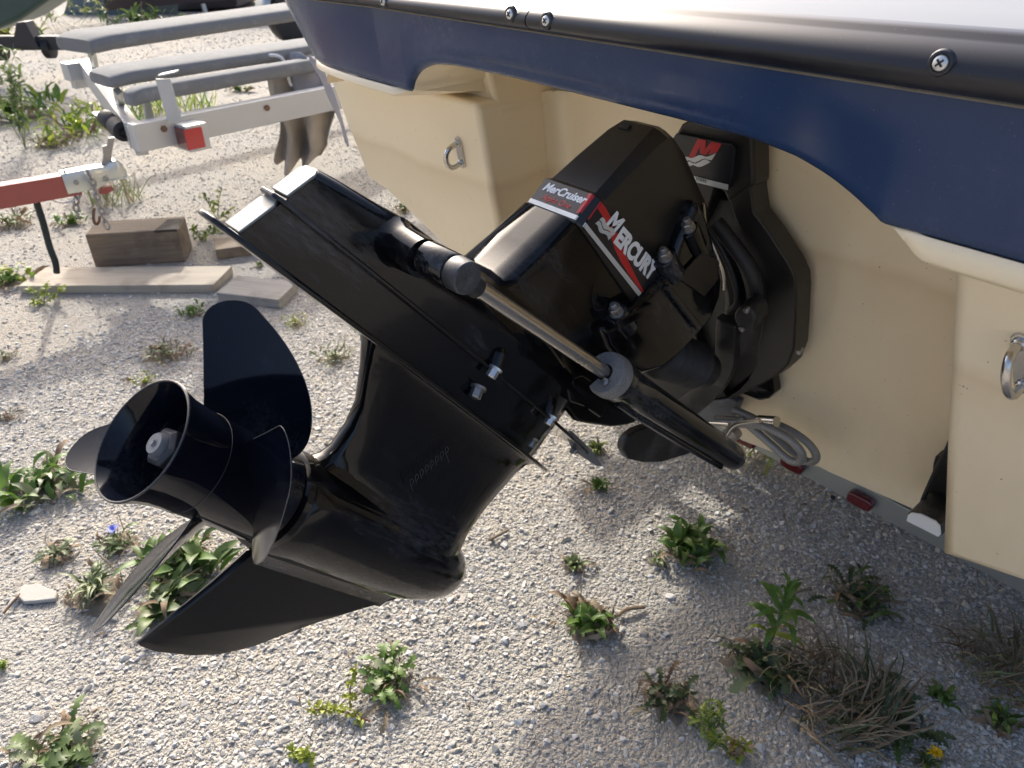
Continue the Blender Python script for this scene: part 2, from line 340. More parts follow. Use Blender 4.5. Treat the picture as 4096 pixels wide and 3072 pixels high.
def text_mesh(name, s, size, mat, parent, mtx, bold=0.0, shear=0.0, depth=0.0003, spacing=1.0, sx=1.0):
    """flat print: font curve turned into a thin mesh, placed by a matrix (x along the writing, z out of the face)"""
    c = bpy.data.curves.new(name, 'FONT'); c.body = s; c.size = size; c.offset = bold; c.shear = shear; c.extrude = depth; c.space_character = spacing
    c.align_x = 'LEFT'; c.resolution_u = 4
    t = bpy.data.objects.new(name, c); COL.objects.link(t)
    dg = bpy.context.evaluated_depsgraph_get(); me = bpy.data.meshes.new_from_object(t.evaluated_get(dg))
    bpy.data.objects.remove(t); bpy.data.curves.remove(c)
    me.transform(Matrix.Diagonal((sx, 1, 1, 1))); me.transform(mtx); me.materials.clear(); me.materials.append(M[mat])
    return link(bpy.data.objects.new(name, me), parent)
def basis(o, x, n):
    """matrix with origin o, x axis along the writing, z out of the face"""
    x = Vector(x).normalized(); n = Vector(n); n = (n - x * n.dot(x)).normalized(); y = n.cross(x)
    return Matrix(((x.x, y.x, n.x, o[0]), (x.y, y.y, n.y, o[1]), (x.z, y.z, n.z, o[2]), (0, 0, 0, 1)))

# ------------------------------------------------------------------ ground
gv = []; gf = []
edges = [-160, -40, -12, -6, -3, -1.5, 0, 1.5, 3, 6, 12, 40, 160]
nn = len(edges)
for yy in edges:
    for xx in edges: gv.append((xx, yy, 0))
for j in range(nn - 1):
    for i in range(nn - 1): gf.append((j * nn + i, j * nn + i + 1, (j + 1) * nn + i + 1, (j + 1) * nn + i))
ground = mesh_obj('ground', gv, gf, 'ground', smooth=False); ground['kind'] = 'structure'

# loose chips: one countless cover of stones, instanced on points
stone_col = bpy.data.collections.new('stone_shapes')
for k in range(12):
    bm = bmesh.new(); sx, sy, sz = random.uniform(0.8, 1.35), random.uniform(0.6, 0.95), random.uniform(0.30, 0.62)
    for q in range(13):
        d_ = Vector((random.gauss(0, 1), random.gauss(0, 1), random.gauss(0, 1))).normalized() * random.uniform(0.86, 1.08)
        bm.verts.new((d_.x * sx, d_.y * sy, d_.z * sz))
    h = bmesh.ops.convex_hull(bm, input=bm.verts)
    bmesh.ops.delete(bm, geom=[e for e in h['geom_interior'] if isinstance(e, bmesh.types.BMVert)], context='VERTS')
    me = bpy.data.meshes.new('stone'); bm.to_mesh(me); bm.free(); me.materials.append(M['stone'])
    stone_col.objects.link(bpy.data.objects.new('stone_shape', me))
def lump(x, y):
    return (np.sin(x * 3.1 + 1.3 * np.sin(y * 2.3)) * np.sin(y * 2.7 + 1.1 * np.sin(x * 1.9)) + 0.5 * np.sin(x * 7.3 + y * 5.1) * np.sin(y * 8.3 - x * 3.7))
def scatter(n, cx_, cy_, r1, smin, smax, power=2.6, hole=None, base=1.0):
    rr = np.sqrt(rng.random(n)) * r1; an = rng.random(n) * 2 * np.pi
    x, y = cx_ + rr * np.cos(an), cy_ + rr * np.sin(an)
    keep = rng.random(n) < np.clip(base - 0.6 * lump(x * 0.7, y * 0.7), 0.22, 1.0)
    if hole: keep &= rng.random(n) < np.clip((np.hypot(x - hole[0], y - hole[1]) - hole[2]) / 0.6, 0, 1)
    x, y = x[keep], y[keep]; return np.stack([x, y, smin + (smax - smin) * rng.random(len(x)) ** power], 1)
pts = np.concatenate([scatter(240000, -0.1, 0.95, 2.1, 0.0012, 0.0042, 1.6),
                      scatter(135000, -0.1, 0.95, 2.1, 0.0035, 0.0085, 2.2, base=0.95),
                      scatter(5200, -0.1, 0.95, 2.2, 0.007, 0.0150, 2.2),
                      scatter(170000, -1.0, 1.3, 4.6, 0.0025, 0.0105, 2.2, hole=(-0.1, 0.95, 1.7)),
                      scatter(90000, -3.5, 2.8, 8.5, 0.006, 0.016, hole=(-1.0, 1.3, 4.1))])
me = bpy.data.meshes.new('gravel'); me.vertices.add(len(pts))
co = np.zeros((len(pts), 3), np.float32); co[:, :2] = pts[:, :2]; co[:, 2] = pts[:, 2] * (0.02 + 0.16 * rng.random(len(pts)))
me.vertices.foreach_set('co', co.ravel())
at = me.attributes.new('stone_size', 'FLOAT', 'POINT'); at.data.foreach_set('value', pts[:, 2].astype(np.float32))
ar = me.attributes.new('stone_turn', 'FLOAT_VECTOR', 'POINT')
rot = np.stack([rng.normal(0, 0.22, len(pts)), rng.normal(0, 0.22, len(pts)), rng.random(len(pts)) * 6.283], 1).astype(np.float32)
ar.data.foreach_set('vector', rot.ravel())
gravel = link(bpy.data.objects.new('gravel', me)); gravel['kind'] = 'stuff'; gravel['label'] = 'pale grey crushed limestone chips covering the yard'
ng = bpy.data.node_groups.new('gravel_chips', 'GeometryNodeTree')
ng.interface.new_socket('Geometry', in_out='INPUT', socket_type='NodeSocketGeometry'); ng.interface.new_socket('Geometry', in_out='OUTPUT', socket_type='NodeSocketGeometry')
gi = ng.nodes.new('NodeGroupInput'); go = ng.nodes.new('NodeGroupOutput')
ci = ng.nodes.new('GeometryNodeCollectionInfo'); ci.inputs['Collection'].default_value = stone_col; ci.inputs['Separate Children'].default_value = True; ci.inputs['Reset Children'].default_value = True
ip = ng.nodes.new('GeometryNodeInstanceOnPoints'); ip.inputs['Pick Instance'].default_value = True
a1 = ng.nodes.new('GeometryNodeInputNamedAttribute'); a1.data_type = 'FLOAT'; a1.inputs[0].default_value = 'stone_size'
a2 = ng.nodes.new('GeometryNodeInputNamedAttribute'); a2.data_type = 'FLOAT_VECTOR'; a2.inputs[0].default_value = 'stone_turn'
ng.links.new(gi.outputs[0], ip.inputs['Points']); ng.links.new(ci.outputs[0], ip.inputs['Instance'])
ng.links.new(a1.outputs['Attribute'], ip.inputs['Scale']); ng.links.new(a2.outputs['Attribute'], ip.inputs['Rotation'])
ng.links.new(ip.outputs[0], go.inputs[0])
gravel.modifiers.new('chips', 'NODES').node_group = ng

# ------------------------------------------------------------------ the boat
A_LEAN = 0.302
def y_pod(z): return 0.93 + A_LEAN * (1.015 - z)
def y_tr(z): return 1.15 + A_LEAN * (1.0 - z)
boat = thing('motorboat', (0, 1.0, 0.25), 'cream and navy motorboat on its trailer with the black sterndrive tilted up at its stern', 'boat')
BO = Vector((0, 1.0, 0.25))
def rel(vs_, o=BO): return [Vector(v) - o for v in vs_]

TOP = 1.028
def pods():
    """stern pods either side of the recessed transom, rounded at every edge, sides running to the bow"""
    right = [(0.4405, TOP), (0.489, 0.70), (0.530, 0.447), (0.649, 0.487), (0.779, 0.535), (0.93, 0.62), (1.05, 0.718), (1.06, 0.88), (1.055, TOP)]
    left = [(-0.4505, TOP), (-0.50, 0.70), (-0.541, 0.487), (-0.66, 0.545), (-0.779, 0.609), (-0.900, 0.670), (-0.974, 0.706), (-1.058, 0.718), (-1.058, 0.88), (-1.05, TOP)]
    for side, sg in ((right, 1), (left, -1)):
        m = MB(); n = len(side)
        m.add([(x, y_pod(z), z) for x, z in side], [tuple(range(n))])
        m.add([(side[0][0], y_pod(TOP), TOP), (side[-1][0], y_pod(TOP), TOP), (side[-1][0], 2.6, TOP), (side[0][0] + sg * 0.006, 2.6, TOP)], [(0, 1, 2, 3)])
        inner = side[:3]
        m.add([(x, y_pod(z), z) for x, z in inner] + [(x + sg * 0.006, 2.6, z) for x, z in inner], [(i, i + 1, 3 + i + 1, 3 + i) for i in range(2)])
        outer = side[2:]; k = len(outer); rings = []
        for yy, sx_, dz in ((None, 1.0, 0), (2.6, 1.0, 0.0), (4.2, 0.8, 0.05), (5.8, 0.10, 0.35)):
            rings.append([(x * sx_, (y_pod(z) if yy is None else yy), z + dz) for x, z in outer])
        m.add([p for r_ in rings for p in r_], [(a * k + i, a * k + i + 1, (a + 1) * k + i + 1, (a + 1) * k + i) for a in range(3) for i in range(k - 1)])
        mesh_obj('stern_pod', rel(m.v), m.f, 'cream', boat, bevel=0.024, seg=5, sharp=50)
pods()
def hull():
    """recessed transom and V bottom between the pods"""
    m = MB(); zt = 1.22
    bot = [(-0.56, 0.50), (-0.50, 0.33), (-0.471, 0.321), (-0.226, 0.286), (-0.12, 0.258), (0.0, 0.243), (0.10, 0.262), (0.165, 0.272), (0.20, 0.293), (0.226, 0.293), (0.35, 0.307), (0.471, 0.321), (0.50, 0.33), (0.56, 0.47)]
    k = len(bot)
    m.add([(x, y_tr(z), z) for x, z in bot] + [(x, y_tr(zt), zt) for x, z in bot], [(i, i + 1, k + i + 1, k + i) for i in range(k - 1)])
    m.add([(x, y_tr(z) + 0.001, z) for x, z in ((-1.04, 1.0), (-0.56, 1.0), (-0.56, zt), (-1.04, zt))] + [(x, y_tr(z) + 0.001, z) for x, z in ((1.04, 1.0), (0.56, 1.0), (0.56, zt), (1.04, zt))], [(0, 1, 2, 3), (4, 5, 6, 7)])
    rings = []
    for yy, sx_, dz in ((None, 1.0, 0), (2.6, 1.0, 0.0), (4.2, 0.8, 0.05), (5.8, 0.10, 0.45)):
        rings.append([(x * sx_, (y_tr(z) if yy is None else yy), z + dz) for x, z in bot])
    m.add([p for r_ in rings for p in r_], [(a * k + i, a * k + i + 1, (a + 1) * k + i + 1, (a + 1) * k + i) for a in range(3) for i in range(k - 1)])
    mesh_obj('hull', rel(m.v), m.f, 'cream', boat, bevel=0.008, seg=3, sharp=50)
    for sg in (-1, 1):
        w_ = [(sg * 1.04, 1.0), (sg * 0.4535, 1.0), (sg * 0.4535, zt), (sg * 1.04, zt)]; yb = lambda z: y_pod(z) + 0.05
        mesh_obj('shoulder_wall', rel([(x, yb(z), z) for x, z in w_] + [(sg * 0.4535, y_tr(z) + 0.02, z) for z in (1.0, zt)]), [(0, 1, 2, 3), (1, 4, 5, 2)], 'cream', boat, bevel=0.012, seg=4)
    # soft moulded corners where the transom meets the pods
    for sg in (-1, 1):
        rows = []
        for z, xi in ((TOP, 0.4505), (0.70, 0.50), (0.50, 0.535)):
            row = []
            for q in range(7):
                a = math.pi / 2 * q / 6; row.append((sg * (xi - 0.045 * (1 - math.sin(a))), y_tr(z) - 0.045 * (1 - math.cos(a)), z))
            rows.append(row)
        v = [p for r_ in rows for p in r_]; f = [(j * 7 + i, j * 7 + i + 1, (j + 1) * 7 + i + 1, (j + 1) * 7 + i) for j in range(2) for i in range(6)]
        mesh_obj('corner_fillet', rel(v), f, 'cream', boat, sharp=80)
hull()

# plan line of the overhanging stern, from the port side round to the starboard side
plan_b = spline([(-1.05, 1.35, 0), (-1.045, 1.10, 0), (-1.01, 0.945, 0), (-0.945, 0.862, 0), (-0.85, 0.808, 0), (-0.70, 0.787, 0), (-0.5, 0.785, 0), (0.0, 0.785, 0), (0.5, 0.785, 0), (0.70, 0.787, 0), (0.85, 0.808, 0), (0.945, 0.862, 0), (1.01, 0.945, 0), (1.045, 1.10, 0), (1.05, 1.35, 0)], 10)
plan_b = [Vector((-0.1, 5.6, 0)), Vector((-0.84, 4.2, 0)), Vector((-1.05, 2.6, 0))] + plan_b + [Vector((1.05, 2.6, 0)), Vector((0.84, 4.2, 0)), Vector((0.1, 5.6, 0))]
def outward(i, P):
    a = P[max(i - 1, 0)]; b = P[min(i + 1, len(P) - 1)]; d = (b - a).normalized(); return Vector((d.y, -d.x, 0))
ARCH = [(-0.475, 0.0), (-0.462, 0.022), (-0.44, 0.042), (-0.40, 0.056), (-0.34, 0.062), (-0.184, 0.063), (0.0, 0.060), (0.13, 0.058), (0.24, 0.055), (0.30, 0.047), (0.345, 0.034), (0.385, 0.016), (0.40, 0.006), (0.415, 0.0)]
# densify the stern line where the arch is
dens = []
for i in range(len(plan_b) - 1):
    a, b = plan_b[i], plan_b[i + 1]; dens.append(a)
    if abs(a.x) < 0.56 and abs(b.x) < 0.56 and a.y < 0.8:
        for q in range(1, 10): dens.append(a.lerp(b, q / 10))
dens.append(plan_b[-1]); PL = dens
_ax = np.linspace(-0.60, 0.54, 600); _ah = np.interp(_ax, [a for a, b in ARCH], [b for a, b in ARCH], left=0, right=0)
for _ in range(3): _ah = np.convolve(_ah, np.ones(11) / 11, 'same')
def arch(x, y):
    if y > 0.85 or x < -0.475 or x > 0.415: return 0.0
    return float(np.interp(x, _ax, _ah)) * min(1.0, (x + 0.475) / 0.012, (0.415 - x) / 0.012)
def flare(p):   # how far the rail line stands outside the lower line
    return 0.012 + 0.05 * min(1, max(0, (abs(p.x) - 0.55) / 0.4))
def band_strip(zrows):
    v = []; f = []; n = len(PL)
    for i, p in enumerate(PL):
        o = outward(i, PL); ar_ = arch(p.x, p.y)
        for (zz, off, follow) in zrows: 
            q = p + o * (off + flare(p) * max(0, min(1, (zz - 1.065) / 0.135))); v.append((q.x, q.y, zz + ar_ * follow))
    k = len(zrows)
    for i in range(n - 1):
        for j in range(k - 1): f.append((i * k + j, (i + 1) * k + j, (i + 1) * k + j + 1, i * k + j + 1))
    return v, f
v, f = band_strip([(1.225, 0.0, 0), (1.19, 0.0, 0), (1.16, 0.0, 0.25), (1.13, 0.0, 0.5), (1.10, 0.0, 0.75), (1.0835, 0.0, 1), (1.079, 0.0, 1), (1.072, -0.001, 1), (1.067, -0.005, 1), (1.0645, -0.011, 1), (1.064, -0.02, 1)])
mesh_obj('painted_band', rel(v), f, 'blue', boat, sharp=60)
# cream lip under the blue paint, thinning out to nothing over the recess, and the ledge running in under it
def lip():
    v = []; f = []; n = len(PL)
    for i, p in enumerate(PL):
        o = outward(i, PL); ar_ = arch(p.x, p.y)
        full = 0.030 if p.x > 0 else 0.018
        dd = 1.0 if p.y > 0.85 else max(0.0, max(-0.475 - p.x, p.x - 0.412)) / 0.055
        k_ = min(1.0, dd); k_ = k_ * k_ * (3 - 2 * k_); t = 0.003 + (full - 0.003) * k_; i_ = -0.012 * (1 - k_)
        z0 = 1.0665 + ar_
        rows = [(z0, -0.003 + i_), (z0 - 0.002, -0.001 + i_), (z0 - t * 0.75, 0.0 + i_), (z0 - t, -0.008 + i_), (z0 - t - 0.001, -0.02 + i_)]
        for zz, off in rows: q = p + o * off; v.append((q.x, q.y, zz))
        q = p + o * -0.02
        yb = 1.20 if (abs(p.x) < 0.9 and p.y < 0.9) else q.y
        xb = q.x if p.y < 0.9 else q.x - o.x * 0.12
        v.append((xb, yb, 1.012 if ar_ == 0 else z0 - t + 0.004))
    k = 6
    for i in range(n - 1):
        for j in range(k - 1): f.append((i * k + j, (i + 1) * k + j, (i + 1) * k + j + 1, i * k + j + 1))
    mesh_obj('moulded_lip', rel(v), f, 'cream', boat, sharp=60)
lip()
# deck
def z_rail(x, h): return 1.204 + 0.004 * x + (0.043 + 0.022 * max(-0.6, min(0.8, x))) * h
def deck():
    inner = [(p + outward(i, PL) * (-0.035)) for i, p in enumerate(PL)]
    top = [(p.x, p.y, z_rail(p.x, 1.0) - 0.003) for p in inner]; n = len(top)
    c = [(0.0, p.y + 0.25, 1.268) for p in inner]
    v = [(p.x, p.y, 1.20) for p in inner] + top + [(p.x * 0.94, p.y * 0.985 + 0.05, z_rail(p.x, 1.0) + 0.006) for p in inner] + c
    f = []
    for i in range(n - 1):
        for r_ in range(3): f.append((r_ * n + i, r_ * n + i + 1, (r_ + 1) * n + i + 1, (r_ + 1) * n + i))
    mesh_obj('deck', rel(v), f, 'deck', boat, sharp=60)
deck()
# rub rail in two lengths meeting on the stern
prof = [(-0.02, 0.0), (0.004, 0.01), (0.018, 0.08), (0.0255, 0.20), (0.028, 0.34), (0.0265, 0.48), (0.0215, 0.62), (0.0125, 0.75), (0.001, 0.83), (-0.004, 0.86), (-0.008, 0.94), (-0.016, 0.985), (-0.03, 1.0)]
def rail(i0, i1, name):
    v = []; f = []; k = len(prof)
    for i in range(i0, i1 + 1):
        p = PL[i]; o = outward(i, PL)
        for off, zz in prof:
            q = p + o * (off + flare(p)); v.append((q.x, q.y, z_rail(p.x, zz)))
    n = i1 - i0 + 1
    for i in range(n - 1):
        for j in range(k - 1): f.append((i * k + j, (i + 1) * k + j, (i + 1) * k + j + 1, i * k + j + 1))
    f.append(tuple(range(k))); f.append(tuple((n - 1) * k + j for j in range(k - 1, -1, -1)))
    return mesh_obj(name, rel(v), f, 'rail', boat, sharp=55)
joint_x = -0.108
ji = min(range(len(PL)), key=lambda i: abs(PL[i].x - joint_x) + (10 if PL[i].y > 0.9 else 0))
PL.insert(ji, PL[ji].copy()); PL[ji] = PL[ji] + Vector((-0.0012, 0, 0)); PL[ji + 1] = PL[ji + 1] + Vector((0.0012, 0, 0))
rail(0, ji, 'rub_rail'); rail(ji + 1, len(PL) - 1, 'rub_rail')
sl = [PL[i] + outward(i, PL) * (0.0045 + flare(PL[i])) for i in range(len(PL)) if i == 0 or (PL[i] - PL[i - 1]).length > 0.003]
v, f = tube(rel([(q.x, q.y, 1.2025 + 0.004 * q.x) for q in sl]), 0.0016, 5); mesh_obj('sealant_line', v, f, 'rod_dirt', boat)
# rail screws: dished head with a cross slot, two raised dimples round them
def screw(x, z, y0, r_=0.0072):
    o = Vector((x, y0, z)) - BO; d = Vector((0, -1, 0.12)).normalized()
    v, f = revolve([(-0.004, r_), (0.0, r_), (0.0016, r_ * 0.86), (0.0026, r_ * 0.5), (0.0029, 0.0001)], o, d, 20)
    s_ = mesh_obj('screw', v, f, 'bolt_bright', boat)
    u, t, d = frame(d); mm = MB()
    for a in (u + t, u - t): 
        a = a.normalized(); b = d.cross(a); mm.add(*box(o + d * 0.0024, (r_ * 1.1, r_ * 0.26, 0.0016), (a, b, d)))
    mm.build('slot', 'rubber', s_, smooth=False)
    cv, cf = revolve([(-0.003, r_ * 1.7), (0.0005, r_ * 1.45), (0.0008, r_ * 1.1), (-0.002, r_ * 1.0)], o, d, 24)
    mesh_obj('washer', cv, cf, 'rail', s_)
for (x, y, z) in [(-0.1423, 0.747, 1.2234), (-0.0689, 0.747, 1.2218), (-0.4675, 0.747, 1.2157), (0.4399, 0.747, 1.2334)]:
    screw(x, z, 0.7455)

# tow eyes: a bent stainless bar on an oblong plate
def tow_eye(base_t, base_b, bow):
    """base_t, base_b: feet of the bar on the pod face; bow: how far it stands out"""
    a, b = Vector(base_t) - BO, Vector(base_b) - BO; nrm = Vector((0, -1, -A_LEAN)).normalized()
    up = (a - b).normalized(); sd2 = nrm.cross(up); mid = (a + b) / 2; h = (a - b).length
    pl = []
    for k in range(20):
        an = 2 * math.pi * k / 20; pl.append(mid + up * ((h / 2) * (1 if math.sin(an) > 0 else -1) + 0.009 * math.sin(an) + 0.004 * (1 if math.sin(an) > 0 else -1)) + sd2 * (0.010 * math.cos(an)))
    v, f = prism([p - nrm * 0.002 for p in pl], nrm * 0.007)
    e = mesh_obj('tow_eye', v, f, 'steel', boat, bevel=0.0012)
    pts_ = [a - nrm * 0.0, a + nrm * 0.5 * bow] + [mid + nrm * (0.5 * bow + 0.5 * bow * math.sin(t)) + up * (h / 2 * math.cos(t)) for t in [math.pi * q / 12 for q in range(1, 12)]] + [b + nrm * 0.5 * bow, b]
    v, f = tube(pts_, 0.0056, 12); mesh_obj('ring', v, f, 'steel', e)
    for q in (a, b):
        v, f = revolve([(0.0, 0.0085), (0.008, 0.0085), (0.010, 0.007), (0.0105, 0.005)], q, nrm, 16); mesh_obj('collar', v, f, 'steel', e)
    return e
ea = [(-0.5491, 0.9553, 0.9311), (-0.5572, 0.9693, 0.8847)]
tow_eye(ea[0], ea[1], 0.042)
eb = [(0.5414, 0.9606, 0.9135), (0.559, 0.9782, 0.8554)]
tow_eye(eb[0], eb[1], 0.042)

# small transducer on a bracket by the starboard pod
tb = [(0.4416, 1.1941, 0.4234), (0.4419, 1.1996, 0.4053), (0.502, 1.199, 0.4074), (0.5051, 1.196, 0.4173), (0.4994, 1.1892, 0.4397), (0.4902, 1.1871, 0.4465), (0.4631, 1.1877, 0.4447), (0.4466, 1.1908, 0.4346)]
v, f = prism([Vector(p) - BO for p in tb], (0, 0.16, 0.0)); td = mesh_obj('transducer', v, f, 'black_dusty', boat, bevel=0.003)
c_ = sum((Vector(p) for p in tb), Vector()) / len(tb)
v, f = prism([(Vector(p) - c_) * 0.93 + c_ - BO + Vector((0, -0.0005, 0)) for p in tb], (0, -0.002, -0.0006)); mesh_obj('end_cap', v, f, 'white_print', td)
br = [(0.4372, 1.2478, 0.5107), (0.4379, 1.2419, 0.53), (0.4672, 1.2356, 0.551), (0.5096, 1.2853, 0.3865), (0.439, 1.2885, 0.3757), (0.4388, 1.2756, 0.4185), (0.442, 1.2604, 0.4688)]
v, f = prism([Vector(p) - BO for p in br], (0, 0.03, 0.0)); mesh_obj('bracket', v, f, 'black_dusty', td, bevel=0.003)
cb = [(0.4628, 1.1877, 0.6267), (0.4603, 1.2003, 0.5852), (0.4533, 1.2182, 0.526), (0.4468, 1.2392, 0.4562), (0.4444, 1.2501, 0.4201), (0.4455, 1.2584, 0.3927)]
v, f = tube(spline([Vector(p) - BO for p in cb], 5), 0.0042, 8); mesh_obj('cable', v, f, 'rubber', td)

# ------------------------------------------------------------------ the sterndrive (local axes: x starboard, y forward along the propeller shaft, z up the leg)
T_ = R(51)
drive = thing('sterndrive', (0.0, 0.1281, 0.8652), 'black sterndrive leg tilted up behind the boat, with propeller, ram and lettered cover', 'sterndrive', rot=(-T_, 0, 0))
DM = Matrix.Translation(Vector((0.0, 0.1281, 0.8652))) @ Matrix.Rotation(-T_, 4, 'X'); DI = DM.inverted()
def W(p): return DI @ Vector(p)
def D(x, s, d): return Vector((x, s, -d))

# gearcase torpedo + strut
def rr_ring(pts_half):
    """mirror a starboard half-outline (x,y,z) list, front to rear, into a closed ring"""
    return pts_half + [Vector((-p.x, p.y, p.z)) for p in reversed(pts_half)]
def strut_ring(d, le, te, hw, te_hw, n=9, nose=0.35):
    """airfoil section at depth d from leading edge s=le back to trailing edge s=te"""
    half = []
    for k in range(n + 1):
        t = k / n; s_ = le + (te - le) * t
        if t < nose: wd = hw * math.sqrt(max(0, 1 - ((nose - t) / nose) ** 2))
        else: wd = hw + (te_hw - hw) * ((t - nose) / (1 - nose)) ** 1.3
        half.append(D(max(wd, 0.0006), s_, d))
    half += [D(te_hw * 0.75, te - te_hw * 0.35, d), D(te_hw * 0.3, te - te_hw * 0.52, d)]
    return rr_ring(half)
rings = [strut_ring(-0.224, 0.585, 0.140, 0.056, 0.020), strut_ring(-0.214, 0.575, 0.149, 0.046, 0.0165), strut_ring(-0.19, 0.566, 0.166, 0.040, 0.013), strut_ring(-0.15, 0.558, 0.194, 0.038, 0.013),
         strut_ring(-0.12, 0.553, 0.204, 0.0385, 0.014), strut_ring(-0.085, 0.550, 0.2065, 0.041, 0.0145), strut_ring(-0.070, 0.549, 0.203, 0.044, 0.017), strut_ring(-0.058, 0.550, 0.196, 0.048, 0.022), strut_ring(-0.045, 0.551, 0.186, 0.053, 0.032), strut_ring(-0.02, 0.556, 0.18, 0.060, 0.055), strut_ring(0.0, 0.562, 0.18, 0.062, 0.06)]
m = MB(); m.add(*loft(rings))
leg = m.build('lower_leg', 'black', drive, sharp=50)
v, f = revolve([(0.172, 0.0655), (0.176, 0.068), (0.21, 0.0685), (0.30, 0.0692), (0.40, 0.0685), (0.46, 0.066), (0.51, 0.059), (0.545, 0.0495), (0.57, 0.038), (0.583, 0.026), (0.590, 0.012), (0.592, 0.001)], D(0, 0, 0.006), (0, 1, 0), 56)
mesh_obj('gearcase', v, f, 'black', drive)
v, f = revolve([(0.160, 0.060), (0.164, 0.066), (0.1725, 0.0672), (0.1735, 0.062)], D(0, 0, 0.005), (0, 1, 0), 56); mesh_obj('bearing_ring', v, f, 'black', drive)
sk = [(0.194, 0.05), (0.196, 0.075)] + [(0.1869, 0.0814), (0.1725, 0.1317), (0.1589, 0.1681), (0.1474, 0.1976), (0.1361, 0.2291), (0.142, 0.232), (0.1663, 0.2357), (0.2186, 0.232), (0.2562, 0.2241), (0.2778, 0.2144), (0.2998, 0.2037), (0.328, 0.1823), (0.3734, 0.1494), (0.4266, 0.1162), (0.4849, 0.0819)] + [(0.52, 0.06), (0.50, 0.03)]
def skeg():
    n = len(sk); cx_, cz = 0.33, 0.03; v = []; f = []
    def wd(s_, d): return 0.0030 + 0.0055 * max(0, min(1, (0.235 - d) / 0.17))
    outer = [D(0.0012 * 1, s_, d) for s_, d in sk]; inner = []
    for s_, d in sk:
        q = 0.965; si, di = 0.32 + (s_ - 0.32) * q, 0.06 + (d - 0.06) * q; inner.append((si, di))
    for sg in (1, -1):
        o = len(v); v += [Vector((sg * 0.0016, p.y, p.z)) for p in outer]; v += [D(sg * wd(a, b), a, b) for a, b in inner]
        f += [(o + i, o + (i + 1) % n, o + n + (i + 1) % n, o + n + i) for i in range(n)]; f.append(tuple(o + n + i for i in range(n)))
    f += [(i, (i + 1) % n, 2 * n + (i + 1) % n, 2 * n + i) for i in range(n)]
    return v, f
v, f = skeg(); mesh_obj('skeg', v, f, 'skeg_paint', drive, sharp=50)
# fillet where skeg meets gearcase
v, f = loft([[D(x, s_, 0.066 + dd) for x, dd in ((-0.026, -0.006), (-0.012, 0.012), (-0.006, 0.03), (0.006, 0.03), (0.012, 0.012), (0.026, -0.006))] for s_ in (0.20, 0.3, 0.4, 0.47)])
mesh_obj('skeg_fillet', v, f, 'black', drive, sharp=60)

# anti-ventilation plate
def plate(stations, d0, d1, name, mat, th=0.006, edge=0.003):
    """flat plate from (s, half width) stations, at depth running d0..d1"""
    s0, s1 = stations[0][0], stations[-1][0]; half = []
    for s_, wd in stations: half.append((wd, s_, d0 + (d1 - d0) * (s_ - s0) / (s1 - s0)))
    ring = half + [(-a, b, c) for a, b, c in reversed(half)]
    v, f = prism([D(a, b, c) for a, b, c in ring], (0, 0, th)); return mesh_obj(name, v, f, mat, drive, bevel=edge, seg=2, sharp=45)
av = plate([(-0.121, 0.006), (-0.117, 0.018), (-0.10, 0.032), (-0.06, 0.046), (0.0, 0.057), (0.1, 0.072), (0.2, 0.082), (0.33, 0.086), (0.45, 0.074), (0.53, 0.054), (0.59, 0.030), (0.635, 0.004)], -0.221, -0.2245, 'anti_ventilation_plate', 'black_worn', 0.0065)
# housing above the plate: thin at the tail, full in the middle
def house_ring(s_, dtop, hw, dbot=-0.222, lean=0.0, rt=0.014):
    r_ = min(rt, hw * 0.9); hgt = -dbot; pts_ = []
    ss = lambda d: s_ + lean * ((d - dbot) / (dtop - dbot))
    for d in (dbot, dbot + (dtop + r_ - dbot) * 0.33, dbot + (dtop + r_ - dbot) * 0.66): pts_.append(D(hw, ss(d), d))
    for q in range(5):
        a = (math.pi / 2) * q / 4; d = dtop + r_ - r_ * math.sin(a); pts_.append(D(hw - r_ + r_ * math.cos(a), ss(d), d))
    return rr_ring(pts_)
rings = [house_ring(-0.087, -0.333, 0.0165, lean=0.031), house_ring(-0.06, -0.339, 0.019, lean=0.027), house_ring(0.0, -0.350, 0.027, lean=0.02), house_ring(0.06, -0.360, 0.037), house_ring(0.12, -0.366, 0.046), house_ring(0.19, -0.372, 0.055), house_ring(0.27, -0.38, 0.062), house_ring(0.36, -0.38, 0.066), house_ring(0.44, -0.375, 0.060), house_ring(0.49, -0.37, 0.050), house_ring(0.525, -0.365, 0.036), house_ring(0.545, -0.36, 0.018)]
v, f = loft(rings); hs = mesh_obj('driveshaft_housing', v, f, 'black_worn', drive, sharp=40)
# bare, sun-bleached tail faces of the housing, split by the ridge
for (a, b) in ((-0.229, -0.279), (-0.288, -0.330)):
    def tail(d): return -0.087 + 0.031 * ((d + 0.222) / (-0.111))
    w0, w1 = 0.0175, 0.0175
    poly = [(w0, a), (w0, b + 0.006), (w0 * 0.7, b), (-w0 * 0.7, b), (-w0, b + 0.006), (-w0, a)]
    v, f = prism([D(x, tail(d) - 0.0005, d) for x, d in poly], (0, -0.003, 0.0008)); mesh_obj('tail_face', v, f, 'edge_metal', drive, bevel=0.0012)
# splash ridge between the two castings
rg = plate([(-0.083, 0.014), (-0.078, 0.021), (-0.04, 0.029), (0.06, 0.049), (0.19, 0.067), (0.27, 0.073), (0.36, 0.077), (0.45, 0.075), (0.53, 0.064), (0.60, 0.044), (0.70, 0.022), (0.765, 0.003)], -0.2785, -0.2965, 'splash_ridge', 'black_worn', 0.0055, 0.002)
